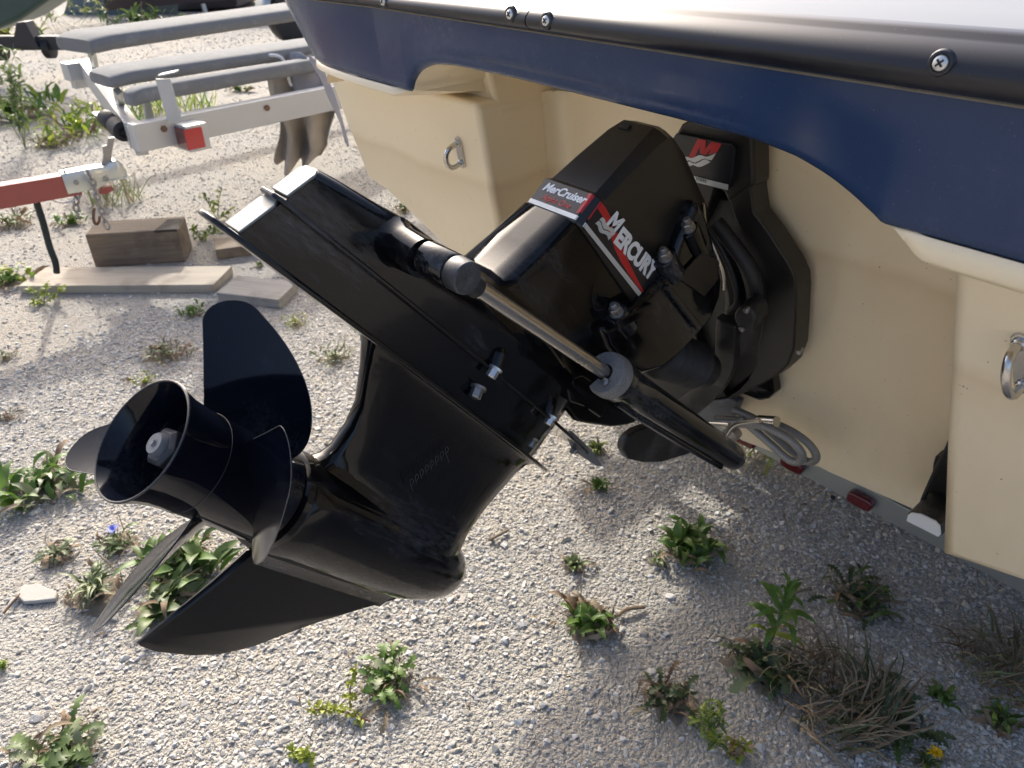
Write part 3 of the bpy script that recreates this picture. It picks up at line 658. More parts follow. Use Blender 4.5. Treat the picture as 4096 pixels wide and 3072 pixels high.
# sacrificial fin at the front of the ridge
fin = [(0.028, 0.5976, 0.2952), (0.028, 0.5961, 0.3072), (0.028, 0.6748, 0.3058), (0.028, 0.7422, 0.2974), (0.028, 0.7244, 0.2899), (0.028, 0.6388, 0.284)]
v, f = prism(fin, (-0.012, 0, 0)); mesh_obj('anode_fin', v, f, 'anode', drive, bevel=0.002)
# side ribs of the channel
def strip_rod(pts_, r_, name, mat='black'):
    v, f = tube(spline(pts_, 6), r_, 8); return mesh_obj(name, v, f, mat, drive)
# column above, carrying the cover
def col_ring(d, s0, s1, hw, c=0.012):
    half = [(0.3 * hw, s1), (hw - c, s1), (hw, s1 - c), (hw, (s0 + s1) / 2), (hw, s0 + c * 1.3), (hw - c * 0.35, s0 + c * 0.4), (hw - c, s0), (0.3 * hw, s0)]
    return rr_ring([D(x, s_, d) for x, s_ in half])
rings = [col_ring(-0.345, 0.10, 0.545, 0.066), col_ring(-0.358, 0.165, 0.54, 0.063), col_ring(-0.368, 0.195, 0.535, 0.060), col_ring(-0.382, 0.213, 0.53, 0.057), col_ring(-0.40, 0.224, 0.525, 0.056), col_ring(-0.45, 0.237, 0.52, 0.0545), col_ring(-0.516, 0.252, 0.515, 0.053)]
v, f = loft(rings); mesh_obj('upper_gear_housing', v, f, 'black', drive, sharp=40)
# cover with the printed band
def cov_ring(d, s0, s1, hw, c):
    half = [(0.3 * hw, s1), (hw * 0.97, s1), (hw, s1 - 0.004), (hw, s0 + c + 0.04), (hw, s0 + c), (hw - c * 0.5, s0 + c * 0.32), (hw - c, s0), (0.3 * hw, s0)]
    return rr_ring([D(x, s_, d) for x, s_ in half])
rings = [cov_ring(-0.517, 0.272, 0.507, 0.050, 0.008), cov_ring(-0.5185, 0.264, 0.512, 0.0555, 0.008), cov_ring(-0.522, 0.2625, 0.512, 0.0565, 0.008), cov_ring(-0.566, 0.2615, 0.512, 0.0563, 0.010), cov_ring(-0.573, 0.268, 0.512, 0.0545, 0.012), cov_ring(-0.63, 0.279, 0.518, 0.0525, 0.014), cov_ring(-0.69, 0.292, 0.523, 0.049, 0.016), cov_ring(-0.715, 0.300, 0.526, 0.0465, 0.018), cov_ring(-0.728, 0.315, 0.53, 0.042, 0.02), cov_ring(-0.738, 0.36, 0.535, 0.036, 0.02)]
v, f = loft(rings); cover = mesh_obj('cover', v, f, 'black_matt', drive, sharp=22)
v, f = box(D(-0.012, 0.2975, -0.700), (0.016, 0.012, 0.010)); mesh_obj('notch', v, f, 'rubber', cover)
sh = [(0.056, 0.3155, 0.6533), (0.056, 0.3191, 0.6384), (0.056, 0.3286, 0.6223), (0.056, 0.3349, 0.6103), (0.056, 0.3409, 0.5961)]
# print on the aft face of the cover (writing runs to starboard) and on the starboard face (writing runs forward)
aft_n = Vector((0, -1, 0)); E_ = 0.0006
def aftp(x, d): 
    s_ = 0.2625 - 0.001 * ((d + 0.522) / -0.044); return D(x, s_ - E_, d)
v, f = prism([aftp(x, d) for x, d in ((-0.0475, -0.524), (0.0475, -0.524), (0.0455, -0.5655), (-0.0455, -0.5655))], (0, -0.0003, 0)); mesh_obj('decal', v, f, 'black_print', cover, smooth=False)
v, f = prism([aftp(x, d) + Vector((0, -0.0004, 0)) for x, d in ((-0.0478, -0.522), (0.0478, -0.522), (0.0478, -0.529), (-0.0478, -0.529))], (0, -0.0003, 0)); mesh_obj('stripe', v, f, 'silver_print', cover, smooth=False)
text_mesh('lettering', 'MerCruiser', 0.0186, 'white_print', cover, basis(aftp(-0.0395, -0.5475) + Vector((0, -0.0006, 0)), (1, 0, 0), (0, -1, 0)), bold=0.00055, shear=0.28, sx=0.93)
text_mesh('lettering', 'Alpha One', 0.0135, 'red_print', cover, basis(aftp(-0.030, -0.5335) + Vector((0, -0.0006, 0)), (1, 0, 0), (0, -1, 0)), bold=0.0001, shear=0.28, sx=0.95)
XS = 0.0566
def sidep(s_, d, e=0.0): return D(XS + E_ + e, s_, d)
S0, S1 = 0.274, 0.505
def bandp(t, u):
    """t 0..1 forward along the band, u 0..1 up it"""
    s_ = S0 + (S1 - S0) * t; lo = -0.5215 - 0.013 * t; hi = -0.5655 - 0.028 * t; return s_, lo + (hi - lo) * u
def side_poly(uv, name, mat, e): 
    v, f = prism([sidep(*bandp(t, u), e) for t, u in uv], (0.0003, 0, 0)); return mesh_obj(name, v, f, mat, cover, smooth=False)
side_poly([(0, 0), (1, 0), (1, 1), (0, 1)], 'decal', 'black_print', 0.0)
side_poly([(0, 0.01), (1, 0.01), (1, 0.14), (0, 0.155)], 'stripe', 'silver_print', 0.0004)
sw = [(0.0, 0.98), (0.06, 0.97), (0.13, 0.90), (0.22, 0.80), (0.32, 0.66), (0.45, 0.52), (0.60, 0.39), (0.78, 0.27), (0.95, 0.19), (0.95, 0.165), (0.78, 0.17), (0.62, 0.19), (0.48, 0.25), (0.36, 0.34), (0.25, 0.50), (0.16, 0.62), (0.08, 0.72), (0.0, 0.76)]
side_poly(sw, 'swoosh', 'red_print', 0.0004)
v, f = prism([aftp(x, d) + Vector((0, -0.0004, 0)) for x, d in ((0.042, -0.5315), (0.0475, -0.5345), (0.0462, -0.5655), (0.0405, -0.5655))], (0, -0.0003, 0)); mesh_obj('swoosh', v, f, 'red_print', cover, smooth=False)
v, f = prism([Vector((0.0465, 0.2608, 0.5345)), Vector((0.0572, 0.2735, 0.5345)), Vector((0.0572, 0.2735, 0.5645)), Vector((0.0465, 0.2608, 0.5655))], (0.0004, -0.0003, 0)); mesh_obj('swoosh', v, f, 'red_print', cover, smooth=False)
v, f = prism([Vector((0.0468, 0.2612, 0.522)), Vector((0.0573, 0.2735, 0.5215)), Vector((0.0573, 0.2735, 0.5285)), Vector((0.0468, 0.2612, 0.529))], (0.0004, -0.0003, 0)); mesh_obj('stripe', v, f, 'silver_print', cover, smooth=False)
p0, p1 = bandp(0.20, 0.46), bandp(0.99, 0.60)
dirt = (sidep(*p1) - sidep(*p0))
text_mesh('lettering', 'M', 0.040, 'white_print', cover, basis(sidep(*bandp(0.135, 0.545), 0.0008), dirt, (1, 0, 0)), bold=0.0016, shear=0.25, sx=0.95)
text_mesh('lettering', 'ERCURY', 0.0355, 'white_print', cover, basis(sidep(*bandp(0.300, 0.475), 0.0008), dirt, (1, 0, 0)), bold=0.0019, shear=0.0, sx=0.975, spacing=1.02)
def waves(o, ex, ey, L_, hgt, name, par, e, th=0.0003, n_dir=None):
    """two wavy ribbons of the maker's mark"""
    for k in range(2):
        top = []; botl = []
        for q in range(13):
            t = q / 12; wv = math.sin(t * 2 * math.pi * 1.5 + 0.6) * 0.16
            yy = -k * 0.58 + wv
            top.append(o + ex * (L_ * (t + 0.12 * (yy))) + ey * (hgt * (yy + 0.24))); botl.append(o + ex * (L_ * (t + 0.12 * (yy - 0.48))) + ey * (hgt * (yy - 0.22)))
        v, f = [], []
        for a, b in zip(top, botl): v += [a, b, a + n_dir * th, b + n_dir * th]
        for q in range(12): i = q * 4; f += [(i + 2, i + 6, i + 7, i + 3), (i, i + 1, i + 5, i + 4), (i, i + 4, i + 6, i + 2), (i + 1, i + 3, i + 7, i + 5)]
        mesh_obj(name, v, f, 'silver_print', par, smooth=False)
exs = dirt.normalized(); eys = Vector((1, 0, 0)).cross(exs)
waves(sidep(*bandp(0.075, 0.58), 0.0013), exs, eys, 0.045, 0.0135, 'emblem', cover, 0, n_dir=Vector((1, 0, 0)))
# scratched-in row of marks on the leg
gl = [(0.0, 0.0, 0.0), (0, 0, 1), (0.25, 0, 1.15), (0.5, 0, 1.0), (0.55, 0, 0.72), (0.0, 0, 0.55)]
sa, sb = Vector((0.0415, 0.3207, 0.0963)), Vector((0.0415, 0.3425, 0.1649))
ex = (sb - sa) / 7.6; ed = Vector((0.0415, 0.3444, 0.0776)) - Vector((0.0415, 0.3245, 0.0883))
mm = MB()
for k in range(8):
    o = sa + ex * k; a = ex * 0.62; b = -ed * 0.55
    q = [o - b * (0.9 if k in (0, 7) else 0.35), o + b * 0.2, o + b * 0.75 + a * 0.2, o + b * 0.85 + a * 0.75, o + b * 0.3 + a * 1.0, o + b * 0.05 + a * 0.15]
    if k == 7: q[0] = o - b * 1.5 + a * 0.2
    mm.add(*tube(spline(q, 3), 0.00035, 5))
mm.build('scratched_mark', 'scratch', drive)

# propeller -----------------------------------------------------------
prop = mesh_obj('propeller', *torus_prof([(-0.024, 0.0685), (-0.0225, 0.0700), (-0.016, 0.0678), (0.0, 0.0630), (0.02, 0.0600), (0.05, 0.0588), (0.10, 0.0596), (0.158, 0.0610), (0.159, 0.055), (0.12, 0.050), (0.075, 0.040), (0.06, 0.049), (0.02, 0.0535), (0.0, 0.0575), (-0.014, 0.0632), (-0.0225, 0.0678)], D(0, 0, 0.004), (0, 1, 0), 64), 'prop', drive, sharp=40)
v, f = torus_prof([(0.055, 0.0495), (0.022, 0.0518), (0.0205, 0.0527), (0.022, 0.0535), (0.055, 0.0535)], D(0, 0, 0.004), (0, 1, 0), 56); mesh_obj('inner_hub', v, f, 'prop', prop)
v, f = tube([D(0.0685 * math.cos(q / 48 * 6.2832), -0.0232, 0.004 + 0.0685 * math.sin(q / 48 * 6.2832)) for q in range(48)], 0.0013, 6, closed=True); mesh_obj('worn_rim', v, f, 'nut', prop)
v, f = tube([D(0.0596 * math.cos(q / 56 * 6.2832), 0.044, 0.004 + 0.0596 * math.sin(q / 56 * 6.2832)) for q in range(56)], 0.00035, 5, closed=True); mesh_obj('casting_seam', v, f, 'nut', prop)
NP_ = (0, 0.0019, -0.001)
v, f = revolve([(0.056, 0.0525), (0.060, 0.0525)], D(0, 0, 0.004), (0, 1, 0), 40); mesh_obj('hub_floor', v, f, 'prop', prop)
nut = MB(); nut.add(*revolve([(0.002, 0.0185), (0.006, 0.0240), (0.046, 0.0250)], D(0, -0.004, 0.002), (0, 1, 0), 6, 0.3)); nut.build('nut', 'nut', prop, bevel=0.0015)
v, f = revolve([(-0.008, 0.003), (-0.005, 0.0045), (-0.005, 0.0115), (-0.001, 0.0135), (0.002, 0.0145), (0.01, 0.015)], D(0, -0.004, 0.002), (0, 1, 0), 24); mesh_obj('shaft_end', v, f, 'shaft_grey', prop)
mm = MB()
for k in range(16):
    a = 2 * math.pi * k / 16; rad = Vector((math.cos(a), 0, math.sin(a))); tan = Vector((-math.sin(a), 0, math.cos(a)))
    mm.add(*box(D(0, 0.047, 0.002) + rad * 0.029, (0.010, 0.0065, 0.0025), (rad, tan, Vector((0, 1, 0)))))
mm.add(*revolve([(0.0455, 0.0265), (0.0485, 0.0265)], D(0, 0, 0.002), (0, 1, 0), 24)); mm.build('tab_washer', 'washer', prop)
PB = dict(R=0.1918, ph=-0.1928, s0=0.0948, pitch=0.3101, rake=0.3596, te=0.0540, le=0.1003, skew=-0.0446, lep=0.4711, rake2=0.2969, psl=0.9, ro=0.5228, le0=0.4565)
def blade(k):
    nt_, nc = 34, 14; grid = []
    for i in range(nt_ + 1):
        t = math.sin(i / nt_ * math.pi / 2) if i < nt_ else 1.0; r_ = 0.050 + (PB['R'] - 0.050) * t
        rnd = math.sqrt(max(0, min(1, 1 - max(0, (t - PB['ro']) / (1 - PB['ro'])) ** 2.2)))
        l = PB['le'] * (PB['le0'] + (1 - PB['le0']) * math.sin(math.pi * max(0, min(1, t / (2 * PB['lep']))))) * rnd
        tr = PB['te'] * math.sqrt(max(0, min(1, 1 - max(0, (t - 0.8) / 0.2) ** 2)))
        phi = math.atan(PB['pitch'] * (1 + PB['psl'] * t) / (2 * math.pi * r_)); row = []
        for j in range(nc + 1):
            u = j / nc; c = -tr + (l + tr) * u + PB['skew'] * t
            th = PB['ph'] + k * math.pi / 2 + c * math.cos(phi) / r_; s_ = PB['s0'] + c * math.sin(phi) - PB['rake'] * (r_ - 0.05) - PB['rake2'] * (r_ - 0.05) ** 2
            thick = (0.0012 + 0.0075 * (1 - t) ** 1.4) * (math.sin(math.pi * min(1, max(0, 0.02 + 0.96 * u))) ** 0.6) + 0.0007
            # unit normal roughly across the blade
            nx, ns = math.sin(phi), -math.cos(phi)
            tx = Vector((math.cos(th), 0, math.sin(th)))
            nv = Vector((tx.x * nx, ns, tx.z * -nx))
            nv = Vector((math.cos(th) * nx, ns, -math.sin(th) * nx))
            p = D(r_ * math.sin(th), s_, -r_ * math.cos(th) + 0.004)
            row.append((p, p - nv * thick))
        grid.append(row)
    v = []; f = []; w_ = nc + 1
    for row in grid: v += [q[0] for q in row]
    o = len(v)
    for row in grid: v += [q[1] for q in row]
    for i in range(nt_):
        for j in range(nc):
            a = i * w_ + j; f.append((a, a + 1, a + w_ + 1, a + w_)); f.append((o + a, o + a + w_, o + a + w_ + 1, o + a + 1))
        for a in (i * w_, i * w_ + nc): f.append((a, a + w_, o + a + w_, o + a))
    for j in range(nc):
        a = nt_ * w_ + j; f.append((a, a + 1, o + a + 1, o + a)); f.append((j, j + 1, o + j + 1, o + j))
    line = [grid[i][nc][0] for i in range(10, nt_)] + [grid[nt_][nc // 2][0]] + [grid[i][0][0] for i in range(nt_ - 1, 6, -1)]
    tv, tf = tube(line, 0.0004, 5); mesh_obj('worn_edge', tv, tf, 'worn_edge', prop)
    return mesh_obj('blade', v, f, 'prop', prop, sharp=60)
for k in range(4): blade(k)

# trim ram -------------------------------------------------------------
def ram(sg):
    e = D(sg * 0.128, 0.060, -0.331); end = D(sg * 0.158, 0.915, -0.4655)
    ax = (end - e).normalized()
    r_ = bpy.data.objects.new('trim_ram', None); link(r_, drive)
    v, f = revolve([(0.0, 0.031), (0.006, 0.0275), (0.02, 0.0245), (0.06, 0.0225)], D(sg * 0.028, 0.060, -0.328), (sg, 0, 0), 32); mesh_obj('pin_boss', v, f, 'black_worn', r_)
    v, f = revolve([(0.0, 0.0185), (0.001, 0.0198), (0.044, 0.0198), (0.046, 0.0185)], D(sg * 0.094, 0.060, -0.331), (sg, 0, 0), 32); mesh_obj('rod_eye', v, f, 'eye_paint', r_)
    v, f = revolve([(0.0, 0.0180), (0.002, 0.0188), (0.016, 0.0187), (0.021, 0.0180), (0.0225, 0.0165), (0.0228, 0.003), (0.0222, 0.002)], D(sg * 0.142, 0.060, -0.331), (sg, 0, 0), 36); mesh_obj('pin_cap', v, f, 'cap_grey', r_)
    v, f = revolve([(0.02, 0.0125), (0.055, 0.0120), (0.056, 0.0104), (0.43, 0.0104)], e, ax, 28); mesh_obj('ram_rod', v, f, 'rod', r_)
    v, f = revolve([(0.02, 0.0131), (0.052, 0.0126)], e, ax, 28); mesh_obj('rod_boot', v, f, 'rubber', r_)
    L_ = (end - e).length; b0 = 0.355
    v, f = revolve([(b0, 0.0105), (b0, 0.029), (b0 + 0.004, 0.032), (b0 + 0.03, 0.032), (b0 + 0.034, 0.0295), (b0 + 0.10, 0.0285), (b0 + 0.3, 0.0275), (L_ - 0.04, 0.0265), (L_ - 0.012, 0.025), (L_, 0.020), (L_ + 0.002, 0.010)], e, ax, 36); bar_ = mesh_obj('ram_barrel', v, f, 'black', r_)
    # horseshoe anode clamped on the end of the barrel
    u, t, d = frame(ax); mm = MB(); ringo = []; n = 26
    up = Vector((0, 0, 1)); up = (up - ax * up.dot(ax)).normalized(); sdv = ax.cross(up)
    prof_ = []
    for q in range(n + 1):
        a = math.radians(-150 + 300 * q / n) + 0.9; dv = up * math.cos(a) + sdv * math.sin(a)
        prof_.append((dv,))
    rings_ = [[e + ax * (b0 - 0.012) + dv[0] * 0.012, e + ax * (b0 - 0.012) + dv[0] * 0.0305, e + ax * (b0 - 0.002) + dv[0] * 0.0335, e + ax * (b0 + 0.012) + dv[0] * 0.0335, e + ax * (b0 + 0.012) + dv[0] * 0.012] for dv in prof_]
    v, f = loft(rings_); mesh_obj('anode_ring', v, f, 'anode', r_, bevel=0.0015)
    v, f = revolve([(0, 0.006), (0.004, 0.006), (0.005, 0.004)], e + ax * (b0 - 0.012) + (D(0, 0, 1) * 0.012 + Vector((sg * 0.012, 0, 0))), -ax, 6); mesh_obj('bolt', v, f, 'bolt', r_)
    # fin under the barrel (hydraulic gallery)
    dn = (D(0, 0, 1) - ax * ax.dot(D(0, 0, 1))).normalized()
    pts_ = [e + ax * q + dn * 0.0285 + Vector((sg * 0.004, 0, 0)) for q in (b0 + 0.05, b0 + 0.12, b0 + 0.3, L_ - 0.05)]
    v, f = tube(pts_, [0.005, 0.0075, 0.0075, 0.006], 10); mesh_obj('gallery', v, f, 'black_worn', r_)
    return r_
ram(1); ram(-1)

pd = [(-0.07, 0.9439, 0.3642), (-0.07, 0.9292, 0.3786), (-0.07, 0.9266, 0.3958), (-0.07, 0.9405, 0.417), (-0.07, 0.9789, 0.4475), (-0.07, 1.0455, 0.4737), (-0.07, 1.1966, 0.5098), (-0.07, 1.2667, 0.5158), (-0.07, 1.2058, 0.4651), (-0.07, 1.1256, 0.4103), (-0.07, 1.0515, 0.3777), (-0.07, 0.9852, 0.3597)]
v, f = prism(pd, (-0.022, 0, 0)); mesh_obj('tilt_foot', v, f, 'black_dusty', drive, bevel=0.006, seg=3)
# studs and bolts ------------------------------------------------------
def stud(p, d, r_=0.0056, name='stud', mat='bolt'):
    p = Vector(p); d = Vector(d).normalized(); mm = MB()
    mm.add(*revolve([(-0.004, r_ * 2.0), (0.0015, r_ * 2.0), (0.002, r_ * 1.7)], p, d, 20)); mm.add(*revolve([(0.002, r_ * 1.75), (0.013, r_ * 1.75), (0.0145, r_ * 1.5)], p, d, 6, 0.4)); mm.add(*revolve([(0.0145, r_), (0.0215, r_), (0.0228, r_ * 0.7)], p, d, 14))
    return mm.build(name, mat, drive, sharp=30)
def lug(c, name='stud_lug'):
    """raised casting ear under a stud"""
    c = Vector(c); pts_ = [c + Vector((0.017 * math.cos(a) - 0.004, 0, 0.021 * math.sin(a))) for a in [2 * math.pi * q / 14 for q in range(14)]]
    pts_ = [p + (Vector((-0.03, 0, 0)) if p.x < c.x else Vector()) for p in pts_]
    v, f = prism(pts_, (0, 0.055, 0)); return mesh_obj(name, v, f, 'black_worn', drive, bevel=0.003)
for st in [(0.07, 0.4308, 0.4821), (0.07, 0.4507, 0.6021), (0.07, 0.4554, 0.6632)]:
    lug(Vector(st) + Vector((0, 0.004, 0))); stud(Vector(st) + Vector((0, 0.004, 0)), (0.05, -1, 0.10))
def hexbolt(p, d, r_=0.008, h=0.009, mat='bolt_bright', name='bolt'):
    p = Vector(p); d = Vector(d).normalized(); mm = MB()
    mm.add(*revolve([(-0.002, r_ * 1.35), (0.0016, r_ * 1.35)], p, d, 20)); mm.add(*revolve([(0.0016, r_), (h, r_), (h + 0.001, r_ * 0.85)], p, d, 6, 0.2)); return mm.build(name, mat, drive, sharp=30)
for (p, d, r_, h, mt) in (((0.078, 0.2765, 0.2917), (0.1, 0.0, -1), .0075, .012, 'bolt_bright'), ((0.07, 0.2803, 0.2583), (0.35, 0, -1), .0085, .014, 'bolt'), ((0.072, 0.4542, 0.2955), (0.1, 0, -1), .0068, .012, 'bolt_bright'), ((0.046, 0.4819, 0.2509), (0.4, 0, -1), .0080, .012, 'bolt'), ((0.034, 0.6157, 0.2833), (1, 0.1, 0), .0055, .007, 'bolt')):
    hexbolt(p, d, r_, h, mt)
# bolt reliefs cast in the housing side
for (a, b, x) in (((0.062, 0.2813, 0.3136), (0.066, 0.286, 0.2925), 0.07), ((0.055, 0.4469, 0.3186), (0.06, 0.4549, 0.2946), 0.06)):
    a, b = Vector(a), Vector(b); v, f = tube([a + (a - b) * 0.3, a, b], [0.006, 0.0115, 0.0125], 14); mesh_obj('bolt_pocket', v, f, 'black_worn', drive)
# front lower lobe of the housing
lo = [(0.04, 0.4894, 0.3452), (0.04, 0.4975, 0.3623), (0.04, 0.5432, 0.396), (0.04, 0.6386, 0.4308), (0.04, 0.713, 0.4445), (0.04, 0.7496, 0.4171), (0.04, 0.7143, 0.3843), (0.04, 0.6662, 0.3565), (0.04, 0.5986, 0.3316), (0.04, 0.5649, 0.3213), (0.04, 0.5126, 0.3258)]
v, f = prism(lo, (-0.08, 0, 0)); mesh_obj('gimbal_lobe', v, f, 'black', drive, bevel=0.008, seg=3)
ear = [(0.064, 0.4571, 0.3444), (0.064, 0.4538, 0.3638), (0.064, 0.47, 0.3797), (0.064, 0.511, 0.3872), (0.064, 0.5719, 0.3891), (0.064, 0.5853, 0.3509), (0.064, 0.5224, 0.3435), (0.064, 0.4833, 0.333)]
v, f = prism(ear, (-0.05, 0, 0)); mesh_obj('mounting_ear', v, f, 'black_worn', drive, bevel=0.005)
# bell housing
bh = [(0.072, 0.4748, 0.5399), (0.072, 0.4875, 0.5945), (0.072, 0.4583, 0.6384), (0.072, 0.4369, 0.7028), (0.072, 0.4832, 0.7035), (0.072, 0.5388, 0.6973), (0.072, 0.629, 0.6811), (0.072, 0.6619, 0.6619), (0.072, 0.6824, 0.623), (0.072, 0.6713, 0.5697), (0.072, 0.6585, 0.5214), (0.072, 0.64, 0.4859), (0.072, 0.5949, 0.4495), (0.072, 0.5347, 0.4328), (0.072, 0.4693, 0.4324), (0.072, 0.4269, 0.4455), (0.072, 0.4625, 0.4867)]
v, f = prism(bh, (-0.144, 0, 0)); mesh_obj('bell_housing', v, f, 'black', drive, bevel=0.012, seg=3)
rb = [(0.078, 0.4703, 0.5395), (0.078, 0.4768, 0.551), (0.078, 0.6786, 0.6233), (0.078, 0.6765, 0.6096)]
v, f = prism([(0.074, 0.4301, 0.4676), (0.074, 0.4794, 0.5346), (0.074, 0.4983, 0.5339), (0.074, 0.4506, 0.4642)], (0.010, 0, 0)); mesh_obj('casting_rib', v, f, 'black', drive, bevel=0.003)
v, f = prism([(0.074, 0.4846, 0.5674), (0.074, 0.4928, 0.5784), (0.074, 0.6529, 0.5934), (0.074, 0.6465, 0.5793)], (0.008, 0, 0)); mesh_obj('casting_rib', v, f, 'black', drive, bevel=0.003)
v, f = prism([(0.074, 0.5071, 0.5993), (0.074, 0.5188, 0.6595), (0.074, 0.5688, 0.6804), (0.074, 0.6093, 0.6686), (0.074, 0.6073, 0.6271)], (0.003, 0, 0)); mesh_obj('cast_window', v, f, 'black_matt', drive, bevel=0.002)
# universal-joint bellows
bc = [(0.03, 0.9461, 0.6777), (0.03, 1.0712, 0.598)]
p, q = W(bc[0]), W(bc[1]); axb = (q - p); Lb = axb.length; prof_ = [(0, 0.03)]
for k in range(5): prof_ += [(Lb * (k + 0.05) / 5, 0.034), (Lb * (k + 0.35) / 5, 0.045), (Lb * (k + 0.5) / 5, 0.048), (Lb * (k + 0.65) / 5, 0.045), (Lb * (k + 0.95) / 5, 0.034)]
v, f = revolve(prof_ + [(Lb * 1.3, 0.036)], p, axb, 32); mesh_obj('bellows', v, f, 'rubber', drive)
# gimbal ring arm, sweeping down to the ram
def arm(pts_, wd, th, name, mat):
    """flat casting swept along a line of world points"""
    P = spline([W(p) for p in pts_], 6); nrm = W(Vector((0, -1, -0.3)) + Vector((0, 0, 0))) - W((0, 0, 0)); nrm.normalize(); rings = []
    for i, p in enumerate(P):
        d = (P[min(i + 1, len(P) - 1)] - P[max(i - 1, 0)]).normalized(); s_ = d.cross(nrm).normalized(); k = i / (len(P) - 1)
        ww = wd[0] + (wd[1] - wd[0]) * k
        rings.append([p + s_ * ww + nrm * th, p + s_ * ww * 0.25 + nrm * th * 1.35, p - s_ * ww + nrm * th, p - s_ * ww - nrm * th, p + s_ * ww - nrm * th])
    v, f = loft(rings); return mesh_obj(name, v, f, mat, drive, bevel=0.003)
arm([(0.055, 1.1231, 0.6917), (0.0515, 1.1408, 0.6331), (0.0459, 1.1562, 0.582), (0.011, 1.1814, 0.4986), (-0.0427, 1.2069, 0.4141), (-0.1017, 1.2301, 0.3373)], (0.022, 0.026), 0.010, 'gimbal_ring', 'black_dusty')
arm([(0.003, 1.109, 0.8378), (0.0417, 1.129, 0.7716), (0.051, 1.1471, 0.7117), (0.037, 1.1696, 0.6372)], (0.014, 0.018), 0.012, 'gimbal_ring', 'black_dusty')
# trim sender: oblong drum with two screws
sc_ = [(0.1191, 1.0784, 0.7405), (0.1083, 1.092, 0.6954), (0.1439, 1.0649, 0.7852)]
c = W(sc_[0]); n_ = (W(Vector((0, -1, -0.3))) - W((0, 0, 0))).normalized(); upv = (W(sc_[2]) - W(sc_[1])).normalized(); upv = (upv - n_ * upv.dot(n_)).normalized(); sv = n_.cross(upv)
ol = [c + upv * 0.030 * math.sin(a) + sv * 0.022 * math.cos(a) for a in [2 * math.pi * q / 22 for q in range(22)]]
v, f = prism([p - n_ * 0.03 for p in ol], n_ * 0.042); snd = mesh_obj('trim_sender', v, f, 'black_dusty', drive, bevel=0.006, seg=3)
for k in (-1, 1):
    v, f = revolve([(0.008, 0.0055), (0.0155, 0.0055), (0.0165, 0.004)], c + upv * 0.024 * k + sv * 0.004 * k, n_, 12); mesh_obj('screw', v, f, 'bolt', snd)
# hoses and seal
v, f = tube(spline([W(p) for p in [(0.0118, 1.067, 0.8774), (0.0371, 1.0758, 0.8484), (0.0586, 1.0865, 0.8128), (0.0726, 1.1, 0.7683), (0.0722, 1.1094, 0.737), (0.0565, 1.1169, 0.7121)]], 6), 0.0052, 10); mesh_obj('cable', v, f, 'rubber', drive)
v, f = tube(spline([W(p) for p in [(0.0171, 1.0854, 0.8829), (0.055, 1.0957, 0.8485), (0.0931, 1.1091, 0.8044), (0.103, 1.123, 0.7582), (0.0905, 1.1341, 0.7215)]], 6), 0.014, 12); mesh_obj('water_hose', v, f, 'rubber', drive)
v, f = tube(spline([W(p) for p in [(0.0467, 0.9968, 0.9445), (0.0506, 1.0119, 0.8944), (0.067, 1.0224, 0.8595), (0.0818, 1.0334, 0.8231), (0.0828, 1.0435, 0.7898)]], 6), 0.0035, 8); mesh_obj('seal_strip', v, f, M['rod'], drive)
# black filler inside the shroud (bell opening)
fl = [(-0.0866, 1.1313, 0.8965), (0.0262, 1.1247, 0.9182), (0.0934, 1.155, 0.818), (0.1047, 1.198, 0.6755), (0.0777, 1.2385, 0.5413), (-0.0183, 1.2799, 0.4043), (-0.226, 1.3271, 0.2479), (-0.3691, 1.3212, 0.2676), (-0.3334, 1.2583, 0.4758)]
v, f = prism([W(p) for p in fl], W((0, 0.05, 0)) - W((0, 0, 0))); mesh_obj('gimbal_plate', v, f, 'black_dusty', drive, bevel=0.006)
ft = [(-0.0248, 1.2837, 0.4248), (0.0985, 1.2466, 0.5478), (0.1078, 1.2649, 0.4872), (0.095, 1.2721, 0.4632), (0.0723, 1.2779, 0.4442), (0.0249, 1.2794, 0.439)]
v, f = prism([W(p) for p in ft], W((0, 0.03, 0)) - W((0, 0, 0))); mesh_obj('lower_bracket', v, f, 'black', drive, bevel=0.004)
# gimbal housing shroud bolted to the transom (horseshoe), mirrored about the keel line
ro = [(-0.0154, 1.0633, 1.0387), (0.0551, 1.0627, 1.0407), (0.0692, 1.0677, 1.0241), (0.0725, 1.0898, 0.951), (0.0788, 1.1011, 0.9135), (0.1099, 1.1106, 0.8823), (0.1489, 1.1243, 0.8367), (0.1621, 1.1316, 0.8127), (0.1655, 1.1392, 0.7875), (0.1675, 1.1608, 0.716), (0.1677, 1.1792, 0.6551), (0.1576, 1.193, 0.6092), (0.1342, 1.2052, 0.5688), (0.0951, 1.2197, 0.5207), (0.0316, 1.2421, 0.4468), (0.0097, 1.2468, 0.4313), (0.0445, 1.2323, 0.4791), (0.0654, 1.2206, 0.5178), (0.0851, 1.205, 0.5696), (0.0909, 1.1858, 0.6332), (0.1002, 1.1673, 0.6945), (0.1042, 1.1506, 0.7498), (0.0988, 1.1407, 0.7824), (0.0667, 1.1232, 0.8404), (0.0393, 1.1076, 0.8922), (0.0293, 1.099, 0.9207)]
X0 = 0.012
half = [Vector(p) for p in ro]
outer = half[:16]; inner = half[16:]
def mir(p): return Vector((2 * X0 - p.x, p.y, p.z))
dp = Vector((0, 0.052, 0.0))
v, f = prism([W(p) for p in half], W(dp) - W((0, 0, 0))); sh_ = mesh_obj('shroud', v, f, 'black_matt', drive, bevel=0.010, seg=3)
v, f = prism([W(mir(p)) for p in half], W(dp) - W((0, 0, 0))); mesh_obj('shroud', v, f, 'black_matt', drive, bevel=0.010, seg=3)
